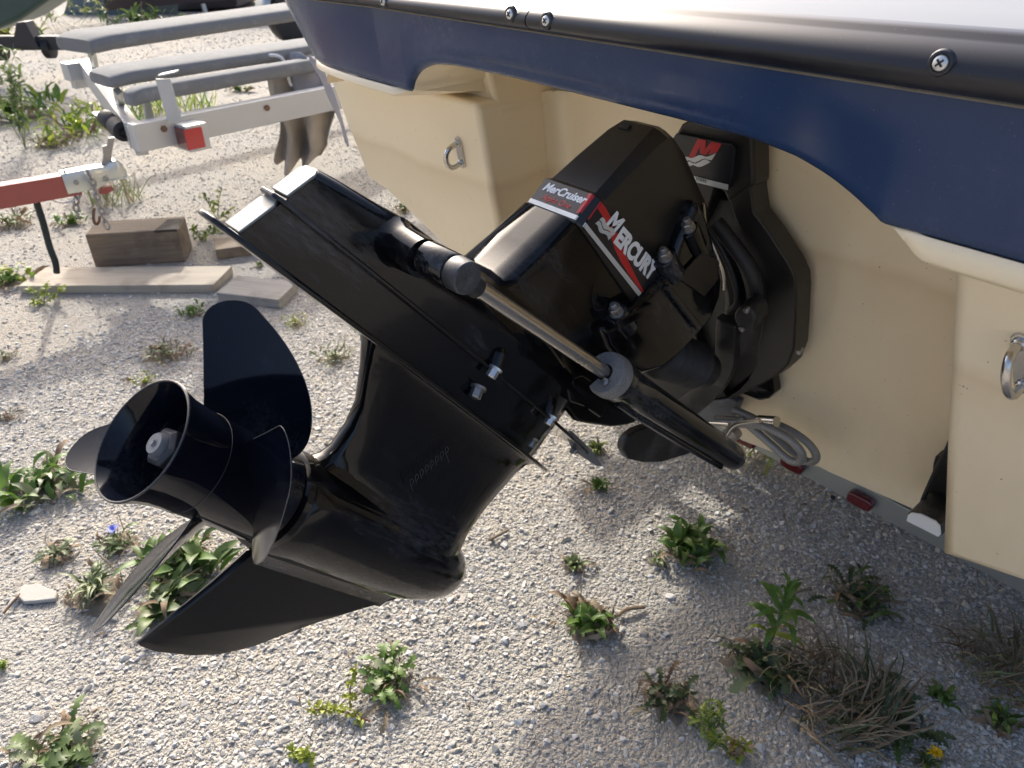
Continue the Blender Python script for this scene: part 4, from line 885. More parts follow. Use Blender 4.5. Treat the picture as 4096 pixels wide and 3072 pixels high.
tp = [(-0.0783, 1.0673, 1.019), (-0.0646, 1.0611, 1.0395), (-0.0443, 1.0575, 1.0513), (0.0766, 1.0578, 1.0503), (0.0796, 1.0837, 0.9646), (0.0278, 1.0983, 0.9163), (0.0169, 1.0917, 0.9379), (-0.0626, 1.0921, 0.9366), (-0.0779, 1.08, 0.9769)]
v, f = prism([W(p) for p in tp], W(dp) - W((0, 0, 0))); top_ = mesh_obj('shroud_top', v, f, 'black_matt', drive, bevel=0.008, seg=3)
# emblem plate: M of the maker over two waves, a silver line below
ep = [(-0.0777, 1.0602, 1.0124), (-0.0687, 1.0567, 1.0241), (0.0438, 1.0554, 1.0284), (0.0508, 1.0569, 1.0237), (0.0387, 1.0783, 0.9526), (0.033, 1.0803, 0.946), (-0.0571, 1.0808, 0.9445), (-0.0712, 1.0726, 0.9716)]
v, f = prism([W(p) for p in ep], W((0, 0.012, 0)) - W((0, 0, 0))); pl_ = mesh_obj('emblem_plate', v, f, 'black_print', drive, bevel=0.002)
def flat(pts_, name, mat, y0shift=0.0):
    v, f = prism([W(Vector(p) + Vector((0, y0shift, 0))) for p in pts_], W((0, 0.0006, 0)) - W((0, 0, 0))); return mesh_obj(name, v, f, mat, pl_, smooth=False)
flat([(-0.0213, 1.055, 1.0249), (-0.0047, 1.0551, 1.0247), (-0.007, 1.0597, 1.0092), (-0.0144, 1.0625, 0.9999), (-0.0184, 1.0629, 0.9986), (-0.0187, 1.0592, 1.0108), (-0.0293, 1.065, 0.9918), (-0.0373, 1.0663, 0.9874), (-0.0434, 1.0663, 0.9873)], 'emblem', 'red_print')
flat([(0.0055, 1.0547, 1.0252), (0.0255, 1.0545, 1.0257), (0.0164, 1.0595, 1.0093), (0.0086, 1.0605, 1.0059), (-0.0009, 1.0622, 1.0004), (0.005, 1.0585, 1.0127), (-0.0079, 1.0629, 0.998), (-0.0147, 1.0623, 0.9999), (-0.0068, 1.0593, 1.0101)], 'emblem', 'red_print')
w1 = [(-0.0589, 1.0682, 0.9811), (-0.0539, 1.0669, 0.9854), (-0.0465, 1.0664, 0.9871), (-0.0384, 1.0666, 0.9863), (-0.031, 1.0656, 0.9897), (-0.0216, 1.0638, 0.9957), (-0.0145, 1.0634, 0.9969), (-0.0076, 1.0637, 0.9959), (-0.0006, 1.063, 0.9983), (0.0143, 1.0602, 1.0076), (0.005, 1.0647, 0.9928), (-0.0009, 1.065, 0.9919), (-0.0078, 1.0647, 0.9929), (-0.0159, 1.0656, 0.9897), (-0.0232, 1.0672, 0.9845), (-0.0306, 1.0685, 0.9802), (-0.0367, 1.0684, 0.9805), (-0.0428, 1.068, 0.9818), (-0.0513, 1.0691, 0.978), (-0.0591, 1.0709, 0.9722), (-0.0662, 1.0715, 0.9701)]
w2 = [(-0.0561, 1.0712, 0.9711), (-0.0494, 1.0697, 0.9763), (-0.0419, 1.0686, 0.9798), (-0.0358, 1.0691, 0.9781), (-0.0286, 1.0689, 0.9789), (-0.0202, 1.0674, 0.9839), (-0.014, 1.0659, 0.9889), (-0.0069, 1.065, 0.9918), (-0.001, 1.0655, 0.9901), (0.0029, 1.0657, 0.9893), (-0.0073, 1.0679, 0.9822), (-0.0177, 1.0698, 0.9758), (-0.0239, 1.0704, 0.9739), (-0.034, 1.07, 0.975), (-0.0425, 1.0712, 0.9712), (-0.0523, 1.073, 0.9653), (-0.0574, 1.0725, 0.9668)]
flat(w1, 'emblem', 'silver_print'); flat(w2, 'emblem', 'silver_print')
flat([(-0.035, 1.0762, 0.9547), (0.0371, 1.0756, 0.9568), (0.0359, 1.0787, 0.9463), (-0.0307, 1.0795, 0.9436)], 'stripe', 'silver_print')
sp_ = [(-0.0293, 1.0765, 0.9487), (-0.0028, 1.0763, 0.9494)]
text_mesh('lettering', '573552', 0.0075, 'scratch', pl_, basis(W(sp_[0]), W(sp_[1]) - W(sp_[0]), W((0, -1, -0.3)) - W((0, 0, 0))))
# shroud screw
p_ = [(0.1855, 1.1696, 0.6634)]
v, f = revolve([(-0.004, 0.005), (0.008, 0.005), (0.009, 0.004)], W(p_[0]), n_, 12); mesh_obj('screw', v, f, 'bolt', drive)

# braided hydraulic hoses looping out beside the ram
def hose(pts_, r_, mat='braid'):
    v, f = tube(spline([W(p) for p in pts_], 8), r_, 12); return mesh_obj('hydraulic_hose', v, f, mat, drive)
hose([(-0.01, 1.2524, 0.363), (0.0588, 1.2405, 0.4022), (0.1276, 1.229, 0.4403), (0.1815, 1.2269, 0.4475), (0.2218, 1.2304, 0.4358), (0.2388, 1.2374, 0.4125), (0.232, 1.2441, 0.3904), (0.2147, 1.2466, 0.3821), (0.182, 1.2439, 0.391), (0.1281, 1.2366, 0.4152), (0.0939, 1.2325, 0.4288), (0.0412, 1.2338, 0.4245)], 0.0085)
hose([(0.0125, 1.2162, 0.3834), (0.0795, 1.205, 0.4206), (0.1358, 1.1966, 0.4485), (0.1891, 1.1955, 0.452), (0.219, 1.2006, 0.4352), (0.2245, 1.2079, 0.411), (0.2129, 1.213, 0.3939), (0.1917, 1.2141, 0.3902), (0.1475, 1.2082, 0.4098), (0.1082, 1.2033, 0.4263), (0.0796, 1.2002, 0.4363)], 0.0085)
v, f = tube([W(p) for p in [(0.115, 1.2122, 0.4462), (0.156, 1.2056, 0.4682)]], 0.0115, 14); mesh_obj('hose_ferrule', v, f, 'steel', drive)
v, f = tube(spline([W(p) for p in [(0.0599, 1.1951, 0.3871), (0.0699, 1.1874, 0.4127), (0.0842, 1.1807, 0.4348), (0.1103, 1.1735, 0.4585), (0.1396, 1.1671, 0.4799)]], 5), 0.0045, 10); mesh_obj('elbow', v, f, 'steel', drive)
v, f = tube([W(p) for p in [(-0.0041, 1.1965, 0.3824), (0.0642, 1.1846, 0.4219)]], 0.004, 10); mesh_obj('elbow', v, f, 'steel', drive)
v, f = revolve([(0, 0.019), (0.02, 0.019), (0.022, 0.016)], W([(0.0225, 1.2928, 0.3286)][0]), n_, 24); mesh_obj('hose_anchor', v, f, 'bolt', drive)
v, f = prism([W(p) for p in [(-0.1007, 1.2993, 0.34), (0.0008, 1.2774, 0.4126), (0.0218, 1.2772, 0.4134), (0.0058, 1.296, 0.351), (-0.0772, 1.3218, 0.2656), (-0.1199, 1.3225, 0.2631)]], W((0, 0.03, 0)) - W((0, 0, 0))); mesh_obj('anode_block', v, f, 'anode', drive, bevel=0.004)

# ------------------------------------------------------------------ trailer under the boat
tr = thing('boat_trailer', (0, 1.6, 0), 'galvanised boat trailer with small red marker lights under the cream hull', 'trailer')
TO = Vector((0, 1.6, 0))
def trel(p): return Vector(p) - TO
XM = [(0.0439, 1.42, 0.1996), (0.3001, 1.42, 0.1898)]
mm = MB(); zb = 0.20
cr = [(0.1171, 1.4, 0.2159), (0.289, 1.4, 0.2083), (-0.0141, 1.4, 0.2196)]
zc = cr[0][2]
mm.add(*box(trel((0.0, 1.44, zc)), (1.9, 0.006, 0.05))); mm.add(*box(trel((0.0, 1.462, zc + 0.028)), (1.9, 0.05, 0.006))); mm.build('light_bar', 'galv', tr, bevel=0.002)
mm = MB(); mm.add(*box(trel((0.15, 1.58, zc - 0.005)), (1.9, 0.006, 0.11))); mm.add(*box(trel((0.15, 1.605, zc + 0.053)), (1.9, 0.05, 0.006))); mm.add(*box(trel((0.15, 1.605, zc - 0.057)), (1.9, 0.05, 0.006))); mm.build('cross_member', 'galv', tr, bevel=0.002)
for i, p in enumerate(cr):
    o = trel((p[0], 1.4365, zc)); pts_ = [o + Vector((0.030 * math.copysign(abs(math.cos(a)) ** 0.55, math.cos(a)), 0, 0.0165 * math.copysign(abs(math.sin(a)) ** 0.6, math.sin(a)))) for a in [2 * math.pi * q / 20 for q in range(20)]]
    v, f = prism(pts_, (0, -0.022, 0)); mesh_obj('marker_light', v, f, 'dark_red_lens', tr, bevel=0.006, seg=3)
v, f = revolve([(0, 0.006), (0.003, 0.006)], trel([(0.2265, 1.436, 0.1771)][0]), (0, -1, 0), 12); mesh_obj('bolt_hole', v, f, 'rubber', tr)
for sx_ in (-1, 1):
    v, f = bar(trel((sx_ * 0.78, 1.3, 0.34)), trel((sx_ * 0.78, 4.6, 0.34)), 0.05, 0.10); mesh_obj('frame_rail', v, f, 'galv', tr, bevel=0.004)
    v, f = bar(trel((sx_ * 0.50, 1.75, 0.305)), trel((sx_ * 0.50, 4.2, 0.32)), 0.09, 0.05); mesh_obj('bunk', v, f, 'carpet', tr, bevel=0.01)
    v, f = revolve([(-0.09, 0.20), (-0.085, 0.28), (-0.05, 0.30), (0.05, 0.30), (0.085, 0.28), (0.09, 0.20)], trel((sx_ * 0.98, 3.3, 0.30)), (1, 0, 0), 32); wh = mesh_obj('tyre', v, f, 'rubber', tr)
    v, f = revolve([(-0.07, 0.19), (-0.06, 0.17), (0.06, 0.17), (0.07, 0.19)], trel((sx_ * 0.98, 3.3, 0.30)), (1, 0, 0), 24); mesh_obj('rim', v, f, 'galv', wh)
v, f = bar(trel((-0.9, 3.3, 0.30)), trel((0.9, 3.3, 0.30)), 0.05, 0.05); mesh_obj('axle', v, f, 'galv', tr)
v, f = bar(trel((0, 4.5, 0.34)), trel((0, 6.6, 0.36)), 0.08, 0.10); mesh_obj('tongue', v, f, 'galv', tr)
v, f = bar(trel((-0.8, 4.55, 0.34)), trel((0.8, 4.55, 0.34)), 0.06, 0.10); mesh_obj('cross_member', v, f, 'galv', tr)
v, f = box(trel((0.17, 1.56, zc + 0.075)), (0.10, 0.10, 0.05)); mesh_obj('keel_pad', v, f, 'rubber', tr, bevel=0.01)
v, f = bar(trel((0, 6.2, 0.0)), trel((0, 6.2, 0.33)), 0.06, 0.06, up=(1, 0, 0)); mesh_obj('jack', v, f, 'galv', tr)
ZB = 0.52
bm0 = Vector((-2.6486, 0.8559, 0.52)); bm1 = Vector((-2.7942, 1.864, 0.52))
tdir = (bm1 - bm0); tdir.z = 0; tdir.normalize(); tside = Vector((-tdir.y, tdir.x, 0))     # tside points to port
nt_ = thing('empty_boat_trailer', bm0, 'empty white framed boat trailer with grey carpeted bunks and a red tail light', 'trailer')
NO = bm0
def nl(v_): return [Vector(p) - NO for p in v_]
def nbox(p, q, w_, h_, name, mat, bevel=0.004, up=(0, 0, 1), par=None):
    v, f = bar(Vector(p) - NO, Vector(q) - NO, w_, h_, up); return mesh_obj(name, v, f, mat, par or nt_, bevel=bevel)
dz = Vector((0, 0, 0.026))
nbox(bm0 + dz, bm0 + dz + tdir * 4.5, 0.06, 0.112, 'frame_rail', 'white_frame')
xm_far = Vector((-4.5758, 1.1866, 0.52)); xm_near = Vector((-2.8011, 0.9047, 0.52))
xd = (xm_far - xm_near).normalized()
nbox(xm_near, xm_far, 0.06, 0.11, 'cross_member', 'white_frame')
nbox(xm_near - xd * 0.02, bm0 + tdir * 0.02, 0.05, 0.10, 'cross_member', 'white_frame')
nbox(xm_far - tdir * 0.10 - Vector((0, 0, 0.06)), xm_far + tdir * 4.5 - Vector((0, 0, 0.10)), 0.06, 0.07, 'frame_rail', 'white_frame')
nbox(xm_far - tdir * 0.12, xm_far + tdir * 0.05, 0.10, 0.10, 'light_box', 'white_frame')
# tail light in its box
tl = VX = [(-2.6429, 1.0083, 0.5903), (-2.6688, 1.0013, 0.4628), (-2.4528, 1.0594, 0.5049), (-2.422, 1.0678, 0.6097)]
lk = Vector((-2.5509, 1.0379, 0.525))
lt = lk + tdir * 0.05 + tside * 0.055
nbox(lt - tdir * 0.046 + tside * 0.03, lt + tdir * 0.05 + tside * 0.03, 0.165, 0.108, 'light_box', 'white_frame', 0.003)
nbox(lk - tdir * 0.006 + tside * 0.004, lk + tdir * 0.075 + tside * 0.004, 0.012, 0.086, 'tail_light', 'red_lens', 0.004)
nbox(lk - tdir * 0.004 + tside * 0.048, lk + tdir * 0.008 + tside * 0.048, 0.082, 0.086, 'tail_light', 'dark_red_lens', 0.004)
# reflector plate and roller at the corner
nbox(Vector((-2.9444, 0.9171, 0.47)), Vector((-2.8858, 0.9846, 0.47)), 0.01, 0.05, 'mounting_plate', 'white_frame', 0.002)
ra, rb_ = Vector((-3.0671, 0.8694, 0.55)), Vector((-2.8459, 0.8754, 0.53))
rd = (rb_ - ra).normalized(); rl = (rb_ - ra).length
v, f = revolve([(0, 0.026), (0.004, 0.038), (rl * 0.42, 0.038), (rl * 0.46, 0.032), (rl * 0.55, 0.032), (rl * 0.6, 0.043), (rl - 0.004, 0.043), (rl, 0.038), (rl + 0.001, 0.024), (rl - 0.008, 0.022), (rl - 0.008, 0.010), (rl + 0.004, 0.010)], ra - NO, rd, 28); mesh_obj('keel_roller', v, f, 'rubber', nt_)
nbox(ra - rd * 0.10, ra + rd * 0.0, 0.05, 0.006, 'roller_bracket', 'white_frame', 0.001)
for q in (0.12, 0.62, 1.25):
    v, f = revolve([(0, 0.014), (0.008, 0.014), (0.010, 0.010)], bm0 + dz + tdir * q - tside * 0.031 + Vector((0, 0, 0.02)) - NO, -tside, 6); mesh_obj('bolt', v, f, 'rust', nt_)
# bunks
def bunk(p, q, w_, h_, taper=True):
    p, q = Vector(p), Vector(q); d = (q - p).normalized(); s_ = d.cross(Vector((0, 0, 1))).normalized(); rings = []
    for (t, sc) in ((0, 0.80), (0.008, 0.93), (0.03, 1.0), (0.5, 1.0), (1.0, 1.0)):
        c = p.lerp(q, t); drop = -0.012 * (1 - min(1, t / 0.03))
        ring = []
        for k in range(16):
            a = 2 * math.pi * k / 16; ca, sa_ = math.cos(a), math.sin(a)
            ring.append(c - NO + s_ * (w_ / 2 * sc * math.copysign(abs(ca) ** 0.4, ca)) + Vector((0, 0, h_ / 2 * sc * math.copysign(abs(sa_) ** 0.4, sa_) + drop)))
        rings.append(ring)
    v, f = loft(rings); return mesh_obj('bunk', v, f, 'carpet', nt_, sharp=60)
b1 = [(-3.729, 0.9741, 0.78), (-4.1921, 2.3593, 0.78)]; b2 = [(-3.0734, 0.8945, 0.72), (-3.2057, 1.9069, 0.72)]; b3 = [(-2.7907, 0.9144, 0.68), (-2.9374, 1.7621, 0.68)]
def ext(a, b, L_): a, b = Vector(a), Vector(b); d = (b - a).normalized(); return a, a + d * L_
bunk(*ext(*b1, 3.4), 0.36, 0.078); bunk(*ext(*b2, 3.0), 0.28, 0.06); bunk(*ext(*b3, 1.75), 0.10, 0.062)
for pp in [((-3.6595, 1.0295, 0.74), (-4.3801, 1.1932, 0.55)), ((-2.8093, 0.9852, 0.66), (-2.8274, 0.9904, 0.56)), ((-3.0441, 0.9446, 0.66), (-3.2391, 0.9896, 0.55))]:
    nbox(pp[0], pp[1], 0.03, 0.03, 'bunk_post', 'galv', 0.003, up=(1, 0, 0))
gp = [(-2.6158, 1.026, 0.5924), (-2.6205, 1.0206, 0.7602), (-2.6255, 1.0149, 0.7744), (-2.5788, 1.0686, 0.7884)]
nbox(gp[0], gp[1], 0.06, 0.006, 'guide_bracket', 'white_frame', 0.001, up=(0.75, -0.65, 0)); nbox(gp[2], gp[3], 0.05, 0.006, 'guide_bracket', 'white_frame', 0.001)
# far wheel and fender
fc = Vector((-8.0406, 3.9347, 0.0))
v, f = revolve([(-0.10, 0.19), (-0.09, 0.29), (-0.06, 0.31), (0.06, 0.31), (0.09, 0.29), (0.10, 0.19)], fc - NO + Vector((0, 0, 0.31)) + tdir * 0.35, tside, 32); ty = mesh_obj('tyre', v, f, 'rubber', nt_)
fv = []; ff = []
for q in range(13):
    a = math.radians(185 - 190 * q / 12)
    for sgn in (-0.14, 0.14): fv.append(fc - NO + Vector((0, 0, 0.31)) + tdir * (0.35 - 0.38 * math.cos(a) * -1) + tside * sgn + Vector((0, 0, 0.38 * math.sin(a))))
for q in range(12): ff.append((q * 2, q * 2 + 1, q * 2 + 3, q * 2 + 2))
fo = mesh_obj('fender', fv, ff, 'galv', nt_); so = fo.modifiers.new('thick', 'SOLIDIFY'); so.thickness = 0.004
# canvas cover hanging over the trailer bunk beside the hull
def cloth(rows, name, mat, parent=None, th=0.003, sub=2):
    h, w_ = len(rows), len(rows[0]); v = [p for r_ in rows for p in r_]; f = [(j * w_ + i, j * w_ + i + 1, (j + 1) * w_ + i + 1, (j + 1) * w_ + i) for j in range(h - 1) for i in range(w_ - 1)]
    o = mesh_obj(name, v, f, mat, parent, sharp=180)
    s_ = o.modifiers.new('sub', 'SUBSURF'); s_.levels = sub; s_.render_levels = sub
    so = o.modifiers.new('thick', 'SOLIDIFY'); so.thickness = th; return o
def folded(cn, nu, nv, amp, seed):
    """bilinear sheet between four lists of edge points with standing folds"""
    L_, R__ = [Vector(p) for p in cn[0]], [Vector(p) for p in cn[1]]; rows = []; n_ = len(L_) - 1
    for j in range(nv + 1):
        t = j / nv * n_; a = min(int(t), n_ - 1); fr = t - a; l = L_[a].lerp(L_[a + 1], fr); q = R__[a].lerp(R__[a + 1], fr); row = []
        for i in range(nu + 1):
            u = i / nu; w_ = amp * (math.sin(u * 15 + seed + 1.1 * math.sin(j / nv * 4 + seed)) + 0.6 * math.sin(u * 5 - j / nv * 11 + seed * 2)) * (0.4 + 0.6 * j / nv)
            row.append(l.lerp(q, u) + Vector((-0.755, 0.656, 0)) * w_ + Vector((0, 0, 0.25 * w_ * math.sin(u * 3.1))))
        rows.append(row)
    return rows
cA = [[(-3.1672, 1.6941, 0.704), (-3.167, 1.6944, 0.6023), (-3.1634, 1.6986, 0.4998), (-3.1591, 1.7035, 0.399), (-3.1626, 1.6995, 0.2977), (-3.1757, 1.6844, 0.2111), (-3.1762, 1.6838, 0.1632)], [(-2.9745, 1.916, 0.7171), (-2.9488, 1.9456, 0.6247), (-2.9419, 1.9534, 0.5228), (-2.9468, 1.9479, 0.4297), (-2.9745, 1.916, 0.3342), (-2.9948, 1.8926, 0.2534), (-3.0391, 1.8416, 0.1683)]]
cl = cloth(folded(cA, 22, 24, 0.085, 0.7), 'canvas_cover', 'cloth', sub=1); tag(cl, 'beige canvas cover hanging loose from the trailer bunk beside the boat', 'canvas cover')
cB = [[(-3.067, 1.7335, 0.7163), (-3.0272, 1.7792, 0.7313), (-2.9851, 1.8278, 0.742), (-2.9578, 1.8591, 0.7098)], [(-3.0426, 1.7615, 0.6882), (-3.0078, 1.8016, 0.6991), (-2.9671, 1.8484, 0.6774), (-2.9406, 1.879, 0.6336)], [(-3.039, 1.7657, 0.6226), (-2.9992, 1.8115, 0.6336), (-2.9561, 1.8611, 0.6004), (-2.9261, 1.8957, 0.5556)], [(-3.0346, 1.7708, 0.5624), (-2.9983, 1.8126, 0.5669), (-2.9469, 1.8717, 0.533), (-2.907, 1.9176, 0.4873)], [(-3.0259, 1.7808, 0.5262), (-2.9836, 1.8295, 0.5103), (-2.9354, 1.8849, 0.4874), (-2.8962, 1.9301, 0.4294)]]
wob = [[Vector(p) + Vector((-0.755, 0.656, 0)) * (0.05 * math.sin(i * 1.7 + j * 0.9)) for i, p in enumerate(r_)] for j, r_ in enumerate(cB)]
o = cloth(wob, 'flap', 'cloth_grey', cl)
cC = [[(-2.1328, 1.4245, 0.8669), (-2.117, 1.4427, 0.8603), (-2.1033, 1.4584, 0.8302)], [(-2.1168, 1.4429, 0.8133), (-2.0943, 1.4689, 0.7998), (-2.0825, 1.4824, 0.7707)], [(-2.1001, 1.4622, 0.7621), (-2.08, 1.4853, 0.7448), (-2.0693, 1.4976, 0.701)], [(-2.0956, 1.4673, 0.7186), (-2.077, 1.4887, 0.6957), (-2.0645, 1.5032, 0.6566)], [(-2.065, 1.5026, 0.6059), (-2.0581, 1.5105, 0.5839), (-2.0524, 1.5171, 0.5468)], [(-2.0649, 1.5027, 0.5468), (-2.0589, 1.5096, 0.5281), (-2.0507, 1.5191, 0.5054)]]
cloth([[Vector(p) for p in r_] for r_ in cC], 'hem', 'cloth_grey', cl)
v, f = tube(spline([Vector(p) for p in [(-3.0661, 1.6484, 0.7125), (-3.0506, 1.6664, 0.7295), (-3.0132, 1.7093, 0.7274), (-2.9973, 1.7276, 0.7083), (-2.9911, 1.7347, 0.6546), (-2.9874, 1.739, 0.6044), (-2.9817, 1.7456, 0.5868)]], 6), 0.008, 8); mesh_obj('drawcord', v, f, 'cord_white', cl)

# ------------------------------------------------------------------ red trailer tongue with coupler
TZ = 0.42
ta = Vector((-2.6437, 0.3284, 0.42)); tb_ = Vector((-2.6245, 0.599, 0.42))
td_ = (tb_ - ta).normalized(); ts = td_.cross(Vector((0, 0, 1)))
rt = thing('trailer_tongue', ta, 'faded red trailer tongue ending in a zinc coupler with safety chains', 'trailer')
def ro_(p): return Vector(p) - ta
def rbox(p, q, w_, h_, name, mat, bevel=0.003, up=(0, 0, 1), par=None):
    v, f = bar(ro_(p), ro_(q), w_, h_, up); return mesh_obj(name, v, f, mat, par or rt, bevel=bevel)
rbox(ta - td_ * 2.5, tb_, 0.062, 0.085, 'tongue_beam', 'red_oxide')
ce = Vector((-2.5442, 0.7737, 0.42)); L_ = (ce - tb_).dot(td_)
def cpt(t, u, z): return ro_(tb_ + td_ * (L_ * t) + ts * u + Vector((0, 0, z)))
prof_c = []
for (t, hw, zt, zb_) in ((-0.28, 0.038, 0.05, -0.03), (0.30, 0.038, 0.052, -0.03), (0.45, 0.036, 0.052, -0.022), (0.62, 0.034, 0.05, -0.012), (0.72, 0.034, 0.062, -0.008), (0.86, 0.036, 0.066, -0.006), (0.96, 0.028, 0.052, -0.004), (1.03, 0.014, 0.02, -0.004)):
    prof_c.append([cpt(t, -hw, zb_), cpt(t, -hw, zt * 0.7), cpt(t, -hw * 0.8, zt), cpt(t, hw * 0.8, zt), cpt(t, hw, zt * 0.7), cpt(t, hw, zb_)])
v, f = loft(prof_c); coup = mesh_obj('coupler', v, f, 'zinc_plate', rt, bevel=0.003)
flz = [cpt(t, u, -0.006) for t, u in ((0.45, 0.046), (0.9, 0.046), (1.06, 0.028), (1.09, 0.0), (1.06, -0.028), (0.9, -0.046), (0.45, -0.046))]
v, f = prism(flz, (0, 0, 0.004)); mesh_obj('flange', v, f, 'zinc_plate', coup, bevel=0.001)
for t, z in ((-0.05, 0.012), (0.55, 0.008)):
    v, f = revolve([(0, 0.010), (0.007, 0.010), (0.008, 0.008)], cpt(t, 0.038, z), ts, 6); mesh_obj('bolt', v, f, 'bolt', coup)
lv = [cpt(0.56, 0.006, 0.05), cpt(0.78, 0.006, 0.055), cpt(0.84, 0.006, 0.09), cpt(1.00, 0.006, 0.15), cpt(0.86, 0.006, 0.152), cpt(0.80, 0.006, 0.125), cpt(0.70, 0.006, 0.122), cpt(0.66, 0.006, 0.085)]
v, f = prism(lv, -ts * 0.012); mesh_obj('latch_lever', v, f, 'bolt', coup, bevel=0.002)
rl_ = [cpt(0.42, 0.03, -0.03), cpt(0.62, 0.03, -0.03), cpt(0.66, 0.03, -0.045), cpt(0.48, 0.03, -0.06), cpt(0.3, 0.03, -0.05)]
v, f = prism(rl_, -ts * 0.06); mesh_obj('chain_tab', v, f, 'red_oxide', rt, bevel=0.002)
def chain(pts_, name):
    P = spline([ro_(p) for p in pts_], 14); mm = MB(); step = 0.028; acc = 0; last = P[0]; k = 0
    for a, b in zip(P, P[1:]):
        acc += (b - a).length
        if acc >= step:
            d = (b - last).normalized(); u = frame(d)[0]; u2 = frame(d)[1]; s_ = u if k % 2 else u2; c = (b + last) / 2
            loop = [c + d * (0.019 * math.cos(q)) + s_ * (0.0095 * math.sin(q)) for q in [2 * math.pi * z / 12 for z in range(12)]]
            mm.add(*tube(loop, 0.0046, 6, closed=True)); last = b; acc = 0; k += 1
    return mm.build(name, 'bolt', rt)
ch1 = [(-2.7068, 0.6428, 0.4713), (-2.7025, 0.6478, 0.4562), (-2.6973, 0.6538, 0.4334), (-2.6927, 0.6591, 0.3949), (-2.6883, 0.6641, 0.3794), (-2.6998, 0.6508, 0.3599), (-2.7096, 0.6395, 0.3244), (-2.7093, 0.6399, 0.2884), (-2.71, 0.6391, 0.2723)]
chain([Vector(p) - Vector((-0.755, 0.656, 0)) * 0.12 for p in ch1], 'safety_chain')
ch2 = [(-2.6478, 0.7107, 0.4751), (-2.6441, 0.7149, 0.4562), (-2.6421, 0.7171, 0.4219), (-2.6434, 0.7156, 0.3638), (-2.6425, 0.7167, 0.3164), (-2.6437, 0.7154, 0.2703), (-2.6391, 0.7207, 0.2336)]
chain([Vector(p) - Vector((-0.755, 0.656, 0)) * 0.12 for p in ch2], 'safety_chain')
hk = [(-2.705, 0.6448, 0.2844), (-2.7133, 0.6353, 0.2561), (-2.7187, 0.6291, 0.2233), (-2.7147, 0.6337, 0.211), (-2.7045, 0.6455, 0.2233), (-2.697, 0.6541, 0.2479)]
v, f = tube(spline([ro_(p) for p in hk], 5), 0.006, 8); mesh_obj('hook', v, f, 'rust', rt)
stp = [(-2.7285, 0.4975, 0.4275), (-2.7207, 0.5065, 0.435), (-2.7163, 0.5115, 0.4275), (-2.7197, 0.5076, 0.4125), (-2.7223, 0.5046, 0.3571), (-2.7247, 0.5018, 0.2788), (-2.7305, 0.4952, 0.1778), (-2.7299, 0.4959, 0.1154), (-2.7365, 0.4882, 0.0667)]
v, f = tube(spline([ro_(Vector(p) - Vector((-0.755, 0.656, 0)) * 0.10) for p in stp], 6), 0.013, 8); mesh_obj('hanging_strap', v, f, 'strap', rt)
wr = [(-2.745, 0.5426, 0.4067), (-2.7355, 0.5535, 0.4047), (-2.7319, 0.5577, 0.3875), (-2.7269, 0.5634, 0.3643), (-2.7069, 0.5864, 0.3526), (-2.6836, 0.6133, 0.3565), (-2.6662, 0.6333, 0.3681)]
v, f = tube(spline([ro_(Vector(p) - Vector((-0.755, 0.656, 0)) * 0.10) for p in wr], 6), 0.0035, 6); mesh_obj('wire', v, f, 'cord_white', rt)

# ------------------------------------------------------------------ timber on the ground
def timber(name, p0, p1, depth, hgt, mat, label, cat, z0=0.0, bevel=0.004, skew=0.0):
    """p0,p1: the two lower corners nearest the boat; depth: away from it"""
    p0, p1 = Vector(p0), Vector(p1); p0.z = p1.z = z0; d = (p1 - p0); L_ = d.length; d.normalize(); n = Vector((-d.y, d.x, 0))
    c = (p0 + p1) / 2 + n * depth / 2 + Vector((0, 0, hgt / 2))
    v, f = box((0, 0, 0), (L_, depth, hgt)); v = [Vector((q.x + skew * q.y, q.y, q.z)) for q in v]
    o = mesh_obj(name, v, f, mat, bevel=bevel); o.location = c; o.rotation_euler = (0, 0, math.atan2(d.y, d.x)); return tag(o, label, cat), c, d, n, L_
blk, c, d, n, L_ = timber('timber_block', (-2.7787, 0.5868, 0.0), (-2.5799, 0.9161, 0.0), 0.17, 0.155, 'timber', 'thick weathered timber block with a dark rotten corner below the chains', 'wood block', bevel=0.008)
o = bpy.data.objects.new('rot', None)
v, f = prism([Vector((L_ * 0.24, -0.0865, 0.079)), Vector((L_ * 0.49, -0.0865, 0.079)), Vector((L_ * 0.49, 0.05, 0.079)), Vector((L_ * 0.32, 0.055, 0.079))], (0, 0, -0.012))
mesh_obj('rotten_corner', v, f, 'char', blk, bevel=0.004)
timber('long_board', (-2.6973, 0.2831, 0.0), (-2.1808, 0.8972, 0.0), 0.19, 0.036, 'pine', 'long pale pine board lying in front of the thick timber block', 'board', bevel=0.003, skew=0.10)
timber('short_plank', (-2.0974, 0.8627, 0.0), (-1.8711, 1.0232, 0.0), 0.17, 0.042, 'grey_wood', 'short greyed plank end lying against the long pale board', 'plank', bevel=0.004, skew=-0.05)
timber('short_plank', (-2.5067, 1.0319, 0.0), (-2.4386, 1.2236, 0.0), 0.15, 0.05, 'timber', 'small plank offcut lying behind the tail of the sterndrive', 'plank', bevel=0.004)

